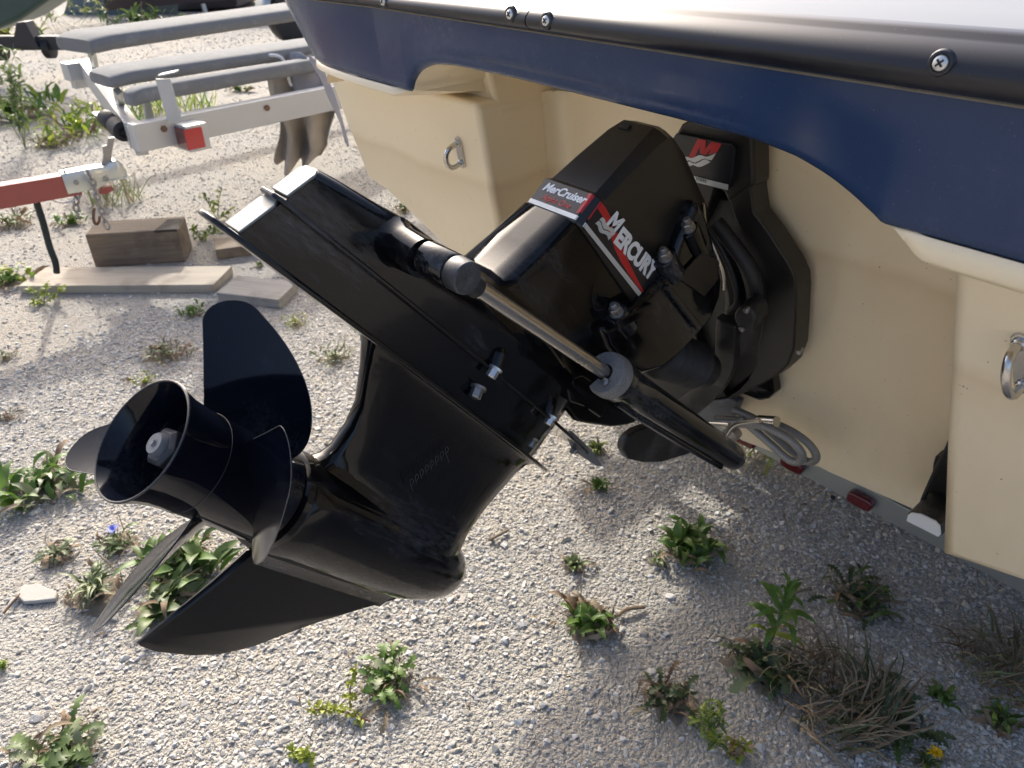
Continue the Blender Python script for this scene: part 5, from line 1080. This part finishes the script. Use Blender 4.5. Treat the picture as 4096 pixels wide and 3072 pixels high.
# ------------------------------------------------------------------ far side of the yard
gb = [(-7.9662, 0.7975, 0.4037), (-7.7315, 1.0675, 0.3852), (-7.5551, 1.2706, 0.4516), (-7.4342, 1.4097, 0.5136), (-7.3227, 1.538, 0.5965), (-7.2266, 1.6486, 0.6747), (-7.0722, 1.8263, 0.8486), (-7.8119, 0.9751, 0.9505)]
v, f = prism(gb, Vector((-0.755, 0.656, 0)) * 0.5); go_ = mesh_obj('green_boat', v, f, 'green_hull', bevel=0.05, seg=3); tag(go_, 'dull green boat hull overhanging the top left corner', 'boat')
ws = thing('cradle_stand', (-9.8108, 1.8983, 0.0), 'dark steel trailer stand on castors below the green hull', 'boat stand')
SO = Vector((-9.8108, 1.8983, 0.0))
tri = [(-6.56, 1.1952, 0.428), (-6.4244, 1.3512, 0.428), (-6.4505, 1.3211, 0.6114), (-6.4965, 1.2682, 0.605)]
v, f = prism([Vector(p) - SO + Vector((0.755, -0.656, 0)) * 0.08 for p in tri], Vector((-0.755, 0.656, 0)) * 0.12); mesh_obj('upright', v, f, 'dark_steel', ws, bevel=0.006)
bb = [(-6.9285, 0.771, 0.4546), (-6.3116, 1.4811, 0.4546)]
v, f = bar(Vector(bb[0]) - SO, Vector(bb[1]) - SO, 0.08, 0.10); mesh_obj('base_beam', v, f, 'dark_steel', ws, bevel=0.004)
for px in [(-6.4012, 1.3779, 0.4147), (-6.6522, 1.089, 0.4013)]:
    v, f = revolve([(-0.03, 0.05), (-0.025, 0.075), (0.025, 0.075), (0.03, 0.05)], Vector((px[0], px[1], max(px[2], 0.06))) - SO, (0.656, 0.755, 0), 24); mesh_obj('castor', v, f, 'rubber', ws)
FW = Vector((-0.755, 0.656, 0)); FR = Vector((0.656, 0.755, 0))
bs = thing('far_beam_frame', (-11.8568, 3.3336, 0.0), 'long brown steel beam on thin legs at the far edge of the yard', 'steel frame')
BSO = Vector((-11.8568, 3.3336, 0.0))
fb = [(-11.9031, 3.2803, 0.0951), (-11.044, 4.269, 0.2009), (-10.1755, 5.2687, 0.2824), (-10.1369, 5.313, 0.6352), (-11.7962, 3.4033, 0.6352)]
v, f = prism([Vector(p) - BSO for p in fb], FW * 0.12); mesh_obj('beam', v, f, 'brown_steel', bs)
for lg in [[(-11.6546, 3.5663, 0.1069), (-11.6639, 3.5556, -0.1323)], [(-10.9684, 4.356, 0.1892), (-10.9519, 4.3751, -0.1081)], [(-10.3916, 5.02, 0.265), (-10.3887, 5.0232, -0.0001)]]:
    v, f = bar(Vector(lg[0]) - BSO, Vector((lg[1][0], lg[1][1], 0)) - BSO, 0.05, 0.05, up=(1, 0, 0)); mesh_obj('leg', v, f, 'galv', bs)
sheet = [(-12.7679, 2.9367, -0.2621), (-11.6702, 4.2, -0.0866), (-11.6149, 4.2638, 0.2554), (-12.6568, 3.0646, 0.2554)]
o = mesh_obj('sheet_panel', *prism([Vector((p[0], p[1], max(p[2], 0))) for p in sheet], FW * 0.05), 'bluegrey'); tag(o, 'blue grey sheet wall panel standing behind the brown beam', 'panel')
bx = [(-12.1321, 4.1865, -0.0063), (-11.4054, 5.0229, 0.0503), (-11.3595, 5.0757, 0.5286), (-12.06, 4.2696, 0.5286)]
o = mesh_obj('steel_skip', *prism([Vector((p[0], p[1], max(p[2], 0))) for p in bx], FW * 1.5), 'dark_steel', bevel=0.03); tag(o, 'dark steel skip on the gravel at the top of the yard', 'skip')

# ------------------------------------------------------------------ weeds
def leaf_mesh(kind, seed):
    """leaf along +y, unit length, arching up then down; lobed, lance, oval or blade shaped"""
    r_ = random.Random(seed); n = 14 if kind == 'lobed' else (7 if kind != 'blade' else 5); v = []; f = []
    arch_ = {'lobed': 0.22, 'lance': 0.30, 'oval': 0.16, 'blade': 0.35}[kind] * r_.uniform(0.8, 1.3); tw_ = r_.uniform(-0.25, 0.25)
    for i in range(n + 1):
        t = i / n
        if kind == 'lobed': wd = (0.04 + 0.105 * t ** 0.8) * (1.0 if i % 2 else 0.36) * (1 - max(0, (t - 0.82) / 0.18) ** 2 * 0.95)
        elif kind == 'lance': wd = 0.075 * math.sin(math.pi * (0.08 + 0.92 * t) ** 0.8) + 0.005
        elif kind == 'oval': wd = 0.17 * math.sin(math.pi * (0.06 + 0.94 * t) ** 0.9) ** 0.8 + 0.006
        else: wd = 0.022 * (1 - t) ** 0.7 + 0.002
        if t == 1: wd = 0.003
        z = arch_ * math.sin(math.pi * min(1, t * 0.95)) + (0.10 if kind != 'blade' else 0.55) * t
        y = t * (1 - 0.12 * t); cup = 0.35 * wd
        sh_ = -0.05 if (kind == 'lobed' and i % 2) else 0.0
        jx = r_.uniform(-0.012, 0.012) + tw_ * 0.15 * t * t; a = tw_ * t
        for u in (-1, 0, 1): v.append((jx + u * wd * math.cos(a), y + (sh_ if u else 0), z + (cup if u else 0) + u * wd * math.sin(a) + r_.uniform(-0.008, 0.008)))
    for i in range(n):
        for j in (0, 1): q = i * 3 + j; f.append((q, q + 1, q + 4, q + 3))
    me = bpy.data.meshes.new('leaf'); me.from_pydata(v, [], f)
    for p in me.polygons: p.use_smooth = True
    return me
LM = {}
for kind in ('lobed', 'lance', 'oval', 'blade'):
    for mt in ('leaf', 'leaf_pale', 'leaf_lush', 'leaf_yellow', 'leaf_dark', 'leaf_brown', 'straw'):
        LM[kind, mt] = []
        for sdd in range(4):
            me = leaf_mesh(kind, sdd * 13 + len(kind)); me.materials.append(M[mt]); LM[kind, mt].append(me)
rw = random.Random(5)
def leaf_at(parent, kind, mt, loc, yaw, pitch, size, roll=0.0, wide=1.0, name='leaf'):
    o = bpy.data.objects.new(name, rw.choice(LM[kind, mt])); link(o, parent); o.location = loc; o.rotation_mode = 'ZXY' if False else 'XYZ'
    o.rotation_euler = (Matrix.Rotation(yaw, 3, 'Z') @ Matrix.Rotation(pitch, 3, 'X') @ Matrix.Rotation(roll, 3, 'Y')).to_euler(); o.scale = (size * wide, size, size); return o
def merge(parent, name, items, kind_stuff=False):
    """joins many small leaves into one mesh: items = (kind, material, loc, yaw, pitch, size, roll, wide)"""
    byv = []; byf = []; mats = []; fm = []
    for (kind, mt, loc, yaw, pitch, size, roll, wide) in items:
        me = rw.choice(LM[kind, mt]); Mx = Matrix.Translation(loc) @ Matrix.Rotation(yaw, 4, 'Z') @ Matrix.Rotation(pitch, 4, 'X') @ Matrix.Rotation(roll, 4, 'Y') @ Matrix.Diagonal((size * wide, size, size, 1))
        o = len(byv); byv += [Mx @ v_.co for v_ in me.vertices]; byf += [tuple(i + o for i in p.vertices) for p in me.polygons]
        if mt not in mats: mats.append(mt)
        fm += [mats.index(mt)] * len(me.polygons)
    me = bpy.data.meshes.new(name); me.from_pydata([tuple(q) for q in byv], [], byf)
    for mt in mats: me.materials.append(M[mt])
    me.polygons.foreach_set('material_index', fm)
    for p in me.polygons: p.use_smooth = True
    o = link(bpy.data.objects.new(name, me), parent)
    if kind_stuff: o['kind'] = 'stuff'
    return o
def J(a): return rw.uniform(-a, a)
def rosette(loc, rad, label, n=16, kind='lobed', mt='leaf', mt2='leaf_pale', up=0.35, dry=4, parts=True, name='weed', spread=0.25, wide=1.0):
    t = thing(name, loc, label, 'weed', 'weeds growing in the gravel'); its = []
    fine = 0.70 if parts else 0.42
    for k in range(int(n * 2.1) if parts else int(n * 2.8)):
        a = 2 * math.pi * k / n * 1.0 + J(0.35); sz = rad * fine * rw.uniform(0.45, 1.08); m_ = mt if rw.random() < 0.7 else mt2
        p_ = abs(J(up)) * 0.75 + 0.02; o_ = Vector((J(1), J(1), 0)) * rad * (spread * 0.5 if parts else max(0.45, spread * 0.7)) + Vector((0, 0, 0.004 + (0 if parts else abs(J(0.25)) * rad)))
        if parts: leaf_at(t, kind, m_, o_, a, p_, sz, J(0.4), wide * rw.uniform(0.8, 1.25))
        else: its.append((kind, m_, o_, a, p_, sz, J(0.4), wide * rw.uniform(0.8, 1.25)))
    for k in range(n):   # young upright heart leaves
        its.append((kind, mt, Vector((J(1), J(1), 0)) * rad * 0.12, J(3.14), rw.uniform(0.6, 1.2), rad * rw.uniform(0.25, 0.5), J(0.4), wide))
    for k in range(dry * 2):
        its.append((rw.choice((kind, 'lance', 'blade')), rw.choice(('leaf_brown', 'straw', 'leaf_brown')), Vector((J(1), J(1), 0)) * rad * 0.5 + Vector((0, 0, 0.003)), J(3.14), abs(J(0.15)), rad * rw.uniform(0.25, 0.8), J(0.8), rw.uniform(0.5, 1.0)))
    merge(t, 'heart', its, True)
    m_ = 22; rim = []; mid_ = []
    for k in range(m_):
        a = 2 * math.pi * k / m_; q = rad * rw.uniform(0.35, 0.75); rim.append((math.cos(a) * q, math.sin(a) * q, -0.002)); mid_.append((math.cos(a) * q * 0.5, math.sin(a) * q * 0.5, rw.uniform(0.001, 0.004) + rad * 0.01))
    mesh_obj('soil', rim + mid_ + [(0, 0, 0.004 + rad * 0.02)], [(k, (k + 1) % m_, m_ + (k + 1) % m_, m_ + k) for k in range(m_)] + [(m_ + k, m_ + (k + 1) % m_, 2 * m_) for k in range(m_)], 'soil', t, sharp=180)
    return t
def tuft(loc, rad, hgt, label, n=40, mts=('leaf', 'straw'), lean=1.0, name='grass_tuft', cat='grass tuft', flat=0.0, off=None):
    its = []; t = thing(name, loc, label, cat, 'weeds growing in the gravel')
    for k in range(n):
        a = J(3.14); rr = rad * math.sqrt(rw.random()); its.append(('blade', rw.choice(mts), Vector((math.cos(a) * rr, math.sin(a) * rr, 0.002 + abs(J(flat)))), a * (1 if lean else 0) + J(1.2), rw.uniform(0.05, 1.2) if not flat else rw.uniform(-0.35, 0.45), hgt * rw.uniform(0.5, 1.2), J(0.6), rw.uniform(0.7, 1.5)))
    merge(t, 'blades', its, True); return t
def sprig(loc, label, stems, mt='leaf_yellow', stem='stem', lsz=0.02, name='weed', kind='oval', dens=9, mt2=None):
    """branching plant: stems = lists of offsets from loc"""
    t = thing(name, loc, label, 'weed', 'weeds growing in the gravel'); mm = MB(); its = []
    for st in stems:
        P = spline([Vector(q) for q in st], 8); mm.add(*tube(P, [0.0022 * (1 - 0.6 * i / len(P)) for i in range(len(P))], 5))
        for k in range(dens):
            q = P[min(len(P) - 1, int((0.25 + 0.75 * k / dens) * len(P)))]
            for z in range(3):
                its.append((kind, mt if (mt2 is None or rw.random() < 0.6) else mt2, q + Vector((J(.006), J(.006), J(.004))), J(3.14), J(0.9), lsz * rw.uniform(0.6, 1.3), J(0.7), rw.uniform(0.8, 1.4)))
    mm.build('stem', stem, t); merge(t, 'leaves', its, True); return t
rosette((-1.2936, 0.0448, 0.0), 0.155, 'broad clump of lush weeds left of the propeller blade', 26, 'lance', 'leaf_lush', 'leaf_pale', 0.9, 10, wide=1.5, spread=1.2)
wt = rosette((-0.9345, 0.1286, 0.0), 0.085, 'weed with a small blue flower beside the lowest blade', 14, 'lobed', 'leaf', 'leaf_brown', 0.6, 8, spread=0.8)
def flower(par, loc, r_, n, mt, cen, tilt=0.5):
    me = LM['lance', 'leaf'][0].copy(); me.materials.clear(); me.materials.append(M[mt])
    root = mesh_obj('flower_head', *revolve([(0, r_ * 0.1), (0.003, r_ * 0.16), (0.006, r_ * 0.06)], loc, (0.3, -0.3, 1), 10), cen, par)
    for k in range(n):
        o = bpy.data.objects.new('petal', me); link(o, root); o.location = Vector(loc) + Vector((0, 0, 0.003)); o.rotation_euler = (Matrix.Rotation(2 * math.pi * k / n + J(0.2), 3, 'Z') @ Matrix.Rotation(rw.uniform(0.0, tilt), 3, 'X')).to_euler(); o.scale = (r_ * 1.5, r_, r_ * 0.6)
v, f = tube(spline([(0, 0, 0), (-0.004, 0.003, 0.02), (-0.006, 0.0, 0.045)], 4), 0.0014, 6); mesh_obj('stem', v, f, 'stem', wt)
flower(wt, (-0.006, 0.0, 0.045), 0.021, 11, 'petal_blue', 'petal_blue')
rosette((-0.9898, 0.0003, 0.0), 0.085, 'faded greyish rosette between two greener clumps at left', 14, 'lobed', 'leaf_pale', 'leaf_brown', 0.25, 6)
rosette((-0.8034, 0.0372, 0.0), 0.125, 'spiky grey green weed left of the lowest blade tip', 24, 'lance', 'leaf_pale', 'leaf', 1.0, 8, wide=0.7)
rosette((-0.7428, 0.2223, 0.0), 0.16, 'large leafy weed on the gravel under the propeller hub', 26, 'oval', 'leaf', 'leaf_lush', 0.8, 8, wide=0.7, spread=0.9)
rosette((-0.668, 0.1515, 0.0), 0.13, 'low pale leaved weed in front of the lowest blade', 14, 'oval', 'leaf_pale', 'leaf', 0.3, 8, wide=0.9, spread=0.8)
rosette((-0.4264, -0.1244, 0.0), 0.125, 'lobed weed rosette in the bottom left corner', 22, 'lobed', 'leaf', 'leaf_pale', 0.6, 12, wide=1.2, spread=0.6)
sprig((-0.7258, -0.1685, 0.0), 'tiny yellow green sprout at the left edge of the gravel', [[(0, 0, 0), (0.005, 0.005, 0.02)], [(0, 0, 0), (0.01, -0.005, 0.01)]], dens=5, lsz=0.014)
rosette((-0.1642, 0.4235, 0.0), 0.105, 'half withered green weed on open gravel below the gearcase', 22, 'lobed', 'leaf_lush', 'leaf_pale', 0.5, 16, wide=1.2, spread=0.5)
sprig((-0.108, 0.3496, 0.0), 'creeping weed with red stem and yellow green tips', [[(0, 0, 0.004), (-0.03, -0.02, 0.01), (-0.065, -0.04, 0.015)], [(-0.04, -0.02, 0.01), (-0.07, 0.0, 0.03), (-0.10, 0.035, 0.045)], [(-0.05, -0.03, 0.01), (-0.075, -0.055, 0.01), (-0.10, -0.085, 0.012)]], stem='stem_red', lsz=0.017, dens=10)
sprig((-0.1293, 0.2106, 0.0), 'low bright yellow green weed at the bottom edge', [[(0, 0, 0), (0.01, 0.01, 0.02)], [(0, 0, 0), (-0.02, -0.005, 0.012)], [(0, 0, 0), (0.02, 0.015, 0.012)]], lsz=0.015, dens=7)
rosette((0.0088, 0.8407, 0.0), 0.105, 'weed with bright green heart and dry brown skirt', 16, 'oval', 'leaf_lush', 'leaf', 0.8, 26, wide=0.75, spread=0.5)
rosette((0.0194, 1.1969, 0.0), 0.125, 'large lush weed growing at the edge of the boat shadow', 34, 'lance', 'leaf_lush', 'leaf', 1.0, 14, wide=1.5, spread=0.7)
rosette((-0.1321, 0.9408, 0.0), 0.06, 'small weed on the sunlit gravel left of the lush one', 14, 'oval', 'leaf', 'leaf_pale', 1.1, 6, wide=0.8)
rosette((-0.0087, 1.1057, 0.0), 0.05, 'thin pale weed close beside the large lush one', 12, 'lobed', 'leaf_pale', 'leaf', 0.6, 4)
rosette((-0.2904, 1.1988, 0.0), 0.055, 'small green weed in the drive shadow under the ram', 14, 'oval', 'leaf_lush', 'leaf', 0.7, 3, wide=0.8)
rosette((-0.4103, 1.312, 0.0), 0.07, 'leafy weed partly hidden by the grey anode fin', 16, 'lance', 'leaf', 'leaf_yellow', 0.5, 4, wide=1.3)
tuft((-0.1178, 1.6152, 0.0), 0.10, 0.10, 'yellowish grass tuft growing below the hydraulic hoses', 50, ('leaf_yellow', 'straw'))
pl0 = Vector((0.3058, 1.1035, 0.0)); tp_ = thing('leafy_plant', pl0, 'upright single stemmed plant with long pointed green leaves', 'plant', 'weeds growing in the gravel')
hgt = 0.175; P = spline([(0, 0, 0), (0.004, 0.0, 0.06), (0.0, 0.004, 0.12), (0.004, 0.002, hgt)], 6)
v, f = tube(P, [0.0026 - 0.0012 * i / len(P) for i in range(len(P))], 7); mesh_obj('stem', v, f, 'stem', tp_)
for k in range(20):
    t = 0.12 + 0.88 * k / 19; z = hgt * t; sz = 0.075 * (0.65 + 0.5 * math.sin(math.pi * t)); leaf_at(tp_, 'lance', 'leaf_yellow' if k < 3 else 'leaf_lush', (0.002, 0.001, z), k * 2.4 + J(0.3), -0.15 + 1.0 * t ** 2 + J(0.2), sz, J(0.3), 1.25)
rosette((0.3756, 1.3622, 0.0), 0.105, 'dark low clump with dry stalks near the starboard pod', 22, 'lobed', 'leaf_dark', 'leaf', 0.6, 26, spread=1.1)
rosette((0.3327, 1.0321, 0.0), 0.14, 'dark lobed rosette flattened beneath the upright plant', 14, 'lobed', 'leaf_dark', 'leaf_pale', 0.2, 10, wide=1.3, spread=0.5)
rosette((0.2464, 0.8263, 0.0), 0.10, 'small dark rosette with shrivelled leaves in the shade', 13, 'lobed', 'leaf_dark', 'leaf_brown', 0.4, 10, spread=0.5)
sprig((0.3469, 0.8287, 0.0), 'pale feathery weed beside the dry grass in the shade', [[(0, 0, 0), (-0.005, 0.0, 0.05), (-0.015, 0.01, 0.10)], [(0, 0, 0), (0.008, 0.012, 0.04), (0.0, 0.02, 0.08)], [(0, 0, 0), (0.02, -0.01, 0.02), (0.03, -0.02, 0.03)], [(0, 0, 0), (-0.02, -0.01, 0.03), (-0.02, 0.0, 0.06)]], 'leaf_yellow', 'stem', 0.026, dens=9, kind='lobed', mt2='leaf')
sprig((0.4042, 0.845, 0.0), 'small brownish sprout at the foot of the feathery weed', [[(0, 0, 0), (0.01, 0.01, 0.03)], [(0, 0, 0), (-0.02, 0.0, 0.01)], [(0, 0, 0), (0.0, -0.02, 0.01)]], 'leaf_yellow', 'stem_red', 0.018, dens=6, mt2='leaf_brown')
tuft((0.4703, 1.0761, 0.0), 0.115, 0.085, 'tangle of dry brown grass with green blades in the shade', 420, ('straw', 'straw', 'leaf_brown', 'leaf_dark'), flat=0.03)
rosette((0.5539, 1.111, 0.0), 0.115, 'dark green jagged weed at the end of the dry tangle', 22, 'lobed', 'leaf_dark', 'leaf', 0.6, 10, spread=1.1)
rosette((0.609, 1.2545, 0.0), 0.042, 'small round green weed between the dry tangles', 20, 'oval', 'leaf_lush', 'leaf', 1.0, 3, wide=1.0, spread=0.9)
tuft((0.6649, 1.4143, 0.0), 0.095, 0.085, 'dry grass tuft with a few green blades at the right edge', 260, ('straw', 'straw', 'leaf_brown', 'leaf_pale'), flat=0.02)
rosette((0.7066, 1.2867, 0.0), 0.055, 'scruffy leafy weed below the grass at the right edge', 16, 'oval', 'leaf', 'leaf_yellow', 0.8, 10, wide=0.8, spread=0.9)
dn = rosette((0.6482, 1.0914, 0.0), 0.05, 'yellow dandelion in bloom at the bottom edge', 8, 'lobed', 'leaf', 'leaf_yellow', 0.5, 4)
v, f = tube([(0, 0, 0), (0.004, 0.004, 0.03)], 0.0016, 6); mesh_obj('stem', v, f, 'stem', dn)
flower(dn, (0.004, 0.004, 0.03), 0.019, 34, 'petal_yellow', 'petal_yellow', 1.1)
for (px, rad, lab, n, kd, mt, mt2, up, dry) in (
    ((-2.0529, 0.7415, 0.0), 0.085, 'green weed just behind the top of the upright blade', 12, 'oval', 'leaf_lush', 'leaf', 0.7, 5),
    ((-1.7069, 1.0115, 0.0), 0.075, 'faded weed beside the short greyed plank', 12, 'lobed', 'leaf_yellow', 'leaf_pale', 0.5, 6),
    ((-1.3878, 0.9949, 0.0), 0.10, 'thin grey green weed right of the upright blade', 16, 'lobed', 'leaf_pale', 'leaf', 0.9, 6),
    ((-1.7895, 0.5573, 0.0), 0.115, 'straggly dry weed left of the upright blade', 12, 'lobed', 'leaf_pale', 'leaf_brown', 0.9, 22),
    ((-1.6654, 0.4311, 0.0), 0.06, 'small yellow green sprout in front of the dry weed', 8, 'oval', 'leaf_yellow', 'leaf_pale', 0.8, 2),
    ((-2.8552, 0.2721, 0.0), 0.14, 'green weed at the left end of the long board', 18, 'oval', 'leaf_lush', 'leaf_yellow', 1.0, 4),
    ((-3.4323, 0.6573, 0.0), 0.12, 'dark green low weed beside the hanging strap', 14, 'oval', 'leaf_lush', 'leaf', 0.6, 2),
    ((-3.5985, 0.4269, 0.0), 0.17, 'flat faded weed left of the hanging strap', 14, 'lobed', 'leaf', 'leaf_brown', 0.4, 8),
    ((-2.1544, 0.113, 0.0), 0.07, 'tiny dry weed at the left edge beyond the propeller', 8, 'lobed', 'leaf', 'leaf_brown', 0.5, 6),
    ((-1.7319, 0.041, 0.0), 0.06, 'dry twiggy weed at the left edge near the hub', 6, 'lobed', 'leaf_brown', 'leaf_pale', 0.4, 10),
    ((-2.3196, 1.1455, 0.0), 0.05, 'tiny weed in front of the small plank offcut', 8, 'oval', 'leaf', 'leaf_yellow', 0.6, 3),
    ((-5.9173, 2.6267, 0.0), 0.16, 'small green patch of weed between the bunks and the rail', 8, 'oval', 'leaf', 'leaf_yellow', 0.4, 2),
    ((-2.488, 2.0314, 0.0), 0.10, 'dry weed under the port pod of the boat', 10, 'oval', 'leaf', 'leaf_brown', 0.5, 8)):
    rosette(px, rad, lab, n, kd, mt, mt2, up, dry, parts=False, wide=1.1, spread=0.8)
sprig((-2.5468, 0.3268, 0.0), 'yellow green sprig hanging over the front of the long board', [[(0, 0, 0), (0.0, 0.02, 0.05), (0.02, 0.03, 0.08)], [(0, 0, 0), (-0.06, -0.02, 0.05)], [(0, 0, 0), (0.05, 0.08, 0.06)], [(0, 0, 0), (0.02, -0.04, 0.02)]], 'leaf_yellow', 'stem', 0.024, dens=9)
sprig((-2.7837, 1.0664, 0.0), 'loose leafy sprig beside the rotten end of the block', [[(0, 0, 0), (0.02, 0.04, 0.05), (0.05, 0.10, 0.07)], [(0, 0, 0), (0.0, 0.06, 0.02), (0.08, 0.16, 0.02)], [(0, 0, 0), (-0.02, -0.02, 0.06)]], 'leaf', 'stem', 0.028, dens=9, mt2='leaf_yellow')
sprig((-3.0056, 1.2381, 0.0), 'thin leafy sprig behind the tail of the sterndrive', [[(0, 0, 0), (0.02, 0.02, 0.10), (0.05, 0.04, 0.17)], [(0, 0, 0), (-0.04, -0.03, 0.13)], [(0, 0, 0), (0.06, 0.06, 0.06)]], 'leaf', 'stem', 0.03, dens=7, mt2='leaf_yellow')
tuft((-3.6369, 0.9305, 0.0), 0.14, 0.16, 'faded grass tuft behind the hanging safety chains', 70, ('straw', 'leaf_pale', 'leaf'))
tall = [[(0, 0, 0), (J(.1), J(.1), 0.3), (J(.2), J(.2), 0.55 + J(.1))] for _ in range(7)]
sprig((-5.1436, 0.8115, 0.0), 'tall thin stemmed weed at the left beyond the red tongue', tall, 'leaf', 'stem', 0.085, dens=9, kind='lance', mt2='leaf_pale')
rosette((-6.1157, 0.9553, 0.0), 0.42, 'wide patch of bright weeds behind the tall thin stemmed one', 30, 'oval', 'leaf_lush', 'leaf_yellow', 1.1, 4, parts=False, wide=0.5, spread=1.2)
rosette((-5.3215, 1.1864, 0.0), 0.32, 'spreading yellow green weeds left of the keel roller', 34, 'oval', 'leaf_yellow', 'leaf_lush', 1.0, 12, parts=False, wide=0.4, spread=1.6)
rosette((-5.5373, 1.4677, 0.0), 0.34, 'spreading weeds behind the keel roller of the trailer', 34, 'oval', 'leaf_yellow', 'leaf_lush', 1.0, 8, parts=False, wide=0.4, spread=1.6)
rosette((-5.0782, 0.9726, 0.0), 0.20, 'dry low weed at the front of the yellow green patch', 20, 'lobed', 'leaf_yellow', 'leaf_brown', 0.8, 20, parts=False, spread=1.2)
tuft((-5.5204, 1.8435, 0.0), 0.40, 0.20, 'bright grass patch seen through the trailer frame', 160, ('leaf_yellow', 'leaf_lush'))
for (px, lab) in (((-10.7891, 2.4593, 0.0), 'flowering weeds left of the upper bunk tip'), ((-11.3789, 2.983, 0.0), 'pink flowered weeds under the brown beam'), ((-12.3379, 5.6819, 0.0), 'tall pink flowered weeds right of the dark skip')):
    st = [[(J(.3), J(.3), 0), (J(.4), J(.4), 0.35), (J(.5), J(.5), 0.65 + J(.15))] for _ in range(9)]
    t = sprig(px, lab, st, 'leaf_pale', 'stem', 0.11, dens=6, kind='lance', mt2='leaf_yellow')
    mm = MB()
    for s3 in st: mm.add(*revolve([(0, 0.01), (0.03, 0.04), (0.05, 0.03), (0.06, 0.005)], s3[2], (0, 0, 1), 7))
    mm.build('flower_heads', 'petal_pink', t)
rosette((-10.6393, 1.7446, -0.0), 0.45, 'yellow green weeds below the green hull at the left edge', 24, 'oval', 'leaf_yellow', 'leaf_lush', 1.0, 4, parts=False, wide=0.5, spread=1.4)
rosette((-10.6095, 3.3135, 0.0), 0.5, 'dark green bushy weeds at the foot of the blue grey panel', 26, 'oval', 'leaf', 'leaf_dark', 1.2, 4, parts=False, wide=0.5, spread=1.2)

# ------------------------------------------------------------------ loose bits on the gravel
def slab(loc, pts_, hgt, name, mat, label, cat):
    v, f = prism([Vector((x, y, 0.001)) for x, y in pts_], (0, 0, hgt)); o = mesh_obj(name, v, f, mat, bevel=hgt * 0.3); o.location = loc; return tag(o, label, cat)
slab((-0.8902, -0.0731, 0.0), [(-0.045, -0.012), (-0.02, -0.03), (0.012, -0.022), (0.028, 0.0), (0.05, 0.035), (0.03, 0.045), (0.0, 0.03), (-0.03, 0.015)], 0.011, 'flat_stone', 'slab_stone', 'flat whitish stone slab on the gravel at left', 'stone')
def stick(a, b, r_, label, mat='straw', name='twig'):
    a, b = Vector(a), Vector(b); a.z = b.z = 0.008; c = (a + b) / 2; mid = c + Vector((J(.01), J(.01), 0.004)); v, f = tube(spline([a - c, mid - c, b - c], 5), [r_] * 11, 7); o = mesh_obj(name, v, f, mat); o.location = c; return tag(o, label, 'twig')
stick((-0.3325, 0.8358, 0.0), (-0.3276, 0.8965, 0.0), 0.0042, 'tan splinter of wood on sunlit gravel below the leg')
stick((0.0414, 0.9074, 0.0), (0.0643, 0.9716, 0.0), 0.0045, 'grey twig lying across the dry skirted weed', 'leaf_brown')
stick((0.2442, 1.2111, 0.0), (0.2835, 1.3087, 0.0), 0.0040, 'tan twig on shaded gravel below the marker light', 'straw')
stick((-0.591, 0.2401, 0.0), (-0.5347, 0.2545, 0.0), 0.0055, 'short red brown bark strip near the lowest blade', 'stem_red')
stick((-0.8757, -0.1377, 0.0), (-0.9155, -0.0918, 0.0), 0.0030, 'thin dark twig beside the whitish stone', 'leaf_brown')
stick((-1.2431, 0.7082, 0.0), (-1.2429, 0.7731, 0.0), 0.0040, 'thin pale stalk on the gravel behind the upright blade', 'straw')

# dead scraps blown about between the stones: countless, one cover
its = []
for k in range(420):
    q = Vector((rw.uniform(-1.6, 1.1), rw.uniform(-0.5, 2.2), 0.005)); its.append((rw.choice(('blade', 'lance', 'lance')), rw.choice(('leaf_brown', 'straw', 'leaf_brown')), q, J(3.14), J(0.15), rw.uniform(0.008, 0.032), J(1.0), rw.uniform(0.6, 1.6)))
lit = merge(None, 'dry_litter', its, True); lit['label'] = 'dead leaf scraps and stalks scattered over the gravel'

st_ = [(0.376, 0.779, 1.2015), (0.381, 0.779, 1.1954), (0.3854, 0.779, 1.1864), (0.3857, 0.779, 1.1786), (0.3846, 0.779, 1.1726)]
q0 = Vector(st_[0]); v, f = tube(spline([Vector(p) - q0 for p in st_], 5), [0.0012] * 16 + [0.0007] * 5, 6); o = mesh_obj('dry_stalk', v, f, 'straw'); o.location = q0
tag(o, 'short dry grass stalk stuck to the navy band under the black rail', 'stalk')
